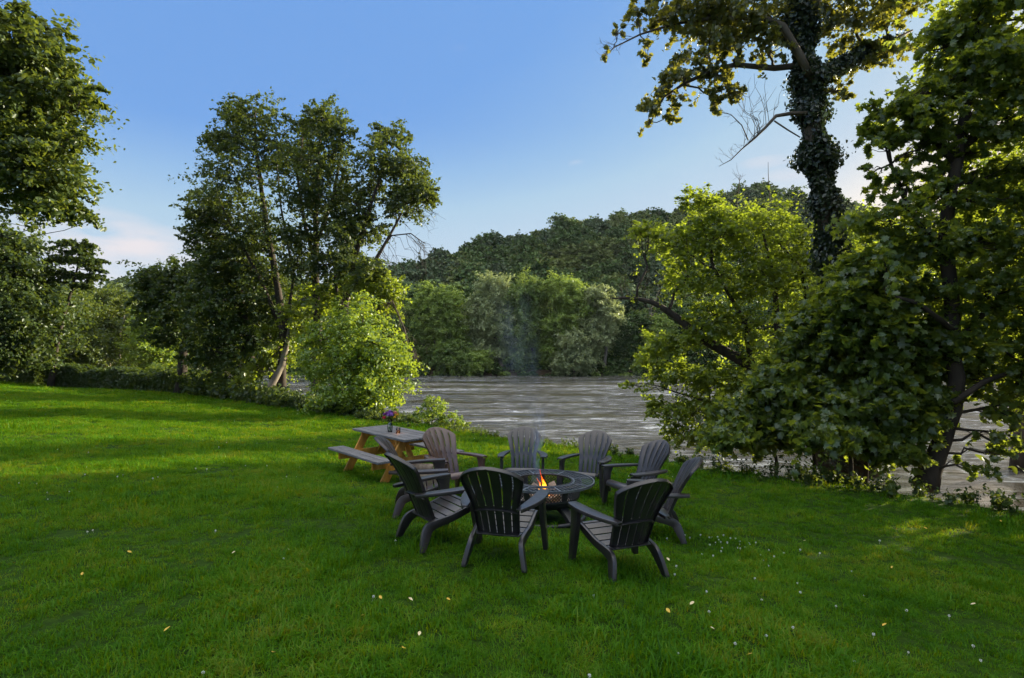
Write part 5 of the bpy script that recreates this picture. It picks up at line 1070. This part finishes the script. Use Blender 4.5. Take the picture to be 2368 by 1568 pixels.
# trees farther down the right bank (they shade the lawn and close the view)
dn = [(2350, 17, [(2330, 470, 120, 90), (2250, 560, 110, 90), (2380, 620, 120, 90), (2280, 680, 100, 80), (2400, 360, 110, 80)], 'yellow lit tree farther along the right bank behind the curved trunk'),
      (2000, 24, [(1990, 560, 80, 70), (1950, 660, 80, 70), (2040, 760, 100, 60)], 'sunlit tree far behind the ivy covered trunk')]
for i, (xd, Yd, bs, lab) in enumerate(dn):
    x = (xd - 1184) / FPX * Yd; b0 = np.array([x, Yd, -1.6]); top = px(bs[0][0], bs[0][1], Yd)
    tree('bank_tree', lab, 'tree', b0, [b0, b0 * .55 + top * .45 + (.3, 0, 0), top], [.2, .15, .05], [B(a_, b_, Yd, rx, ry, 1.6, 34, 80) for (a_, b_, rx, ry) in bs], M['leaf_yellow'], M['bark'], leaf=.19, tmpl=T_LEAF, seed=440 + i, crf=.27)
# unseen trees added to the right, outside the frame's edge, to shade the near lawn
for i, (x, y, h, r) in enumerate([(11.0, 6.0, 10, 3.2), (13.2, 9.3, 10, 2.9)]):
    b0 = np.array([x, y, -.6 if i == 0 else -1.6])
    tree('broadleaf_tree', ['large leafy tree just past the right end of the lawn', 'large leafy tree behind the one past the right end of the lawn'][i], 'tree', b0, [b0, b0 + (0, 0, 4), b0 + (.2, 0, h * .8)], [.35, .28, .1],
         [((x, y, h * .72), (r, r, r * .8), 70, 60), ((x - 1.2, y - .5, h * .45), (r * .8, r * .8, r * .7), 50, 60), ((x + 1, y + 1, h * .5), (r * .8, r * .8, r * .7), 50, 60), ((11.2, 9.4, 1.5) if i else (11.5, 7.2, 1.6), (1.9, 1.9, 2.0), 50, 60)], M['leaf_mid'], M['bark_dark'], leaf=.24, tmpl=T_LEAF, seed=460 + i)  # last, low mass added to close gaps the sun shone through

# weeds and low plants along the edge of the bank
def weed_src(seed, mat, h):
    rng = np.random.default_rng(seed); P_ = []; mb = MB()
    for k in range(7):
        a = rng.uniform(0, 6.28); e = np.array([math.cos(a) * h * .35, math.sin(a) * h * .35, h * rng.uniform(.6, 1.1)])
        for q in np.linspace(.15, 1, 7): P_.append(e * q * np.array([q, q, 1]) + rng.normal(size=3) * .02)
    V_, L2, S_ = leaf_arrays(np.array(P_), .07, T_LEAF, rng, .6); me = mesh_np('weed', V_, L2, S_); me.materials.append(mat); return bpy.data.objects.new('w', me)
rng = np.random.default_rng(90); n = 5200; s = rng.uniform(-6, 44, n); dd = rng.normal(.35, .38, n)
wx_ = 7.5 + .7317 * 1.0 * (-s) * 1.0 + .68 * dd; wy_ = 8.2 + .6816 * s + .73 * dd
pp = np.stack([wx_, wy_, ground_z(wx_, wy_)], 1); sc = rng.uniform(.5, 1.3, n) * np.interp(s, [-6, 4, 9, 13, 20, 30, 44], [.7, .8, .55, .55, 1.3, 2.6, 3.6])
kp = ~((s < 5.5) & (rng.uniform(size=n) < .8)) & ~((s > 5.5) & (s < 15) & (rng.uniform(size=n) < .72)); pp, sc = pp[kp], sc[kp]; n = len(pp)
scatter('bank_weeds', pp, np.stack([np.zeros(n), np.zeros(n), rng.uniform(0, 6, n)], 1), sc, rng.integers(0, 4, n), [weed_src(1, M['leaf_mid'], .25), weed_src(2, M['leaf_dark'], .3), weed_src(3, M['leaf_mid'], .22), weed_src(4, M['leaf_dark'], .4)], 'tangle of low weeds along the top of the near river bank', 'weeds')
for i, (xd, yt, Yd, lab) in enumerate([(1612, 965, 13.0, 'tall thin weed stalk at the bank edge, taller one of the pair'), (1570, 1000, 13.4, 'short leafy weed stalk at the bank edge, left one of the pair')]):
    rng = np.random.default_rng(500 + i); b0 = gp(xd, Yd); b0[2] = max(b0[2], -.4); top = px(xd, yt, Yd); root = thing('weed_stalk', b0, lab, 'plant'); q = curve(b0, top, rng, 7, .02); mb = MB(); mb.tube(q, np.linspace(.006, .003, 7), 5); mb.build('stem', M['leaf_mid'], root, off=b0)
    t = np.repeat(np.linspace(.3, 1, 8), 5); P_ = np.stack([np.interp(t, np.linspace(0, 1, 7), q[:, k]) for k in range(3)], 1) + rng.normal(size=(40, 3)) * np.array([.07, .07, .02]); V_, L2, S_ = leaf_arrays(P_, .08, T_LEAF, rng, .8); link('leaves', mesh_np('leaves', V_ - b0, L2, S_), M['leaf_mid'], root)

# ------------------------------------------------------------------ thin evening haze in the valley
m, nt, out = new_mat('haze_air'); pv = N(nt, 'ShaderNodeVolumePrincipled'); pv.inputs['Color'].default_value = (.80, .90, 1.0, 1); pv.inputs['Density'].default_value = .00006; pv.inputs['Anisotropy'].default_value = .2
nt.links.new(pv.outputs[0], out.inputs['Volume'])
mb = MB(); mb.box((0, 700, 48), (1850, 1570, 106)); o = mb.build('haze', m, None); tag(o, 'thin bluish evening air filling the river valley', 'haze', kind='stuff')
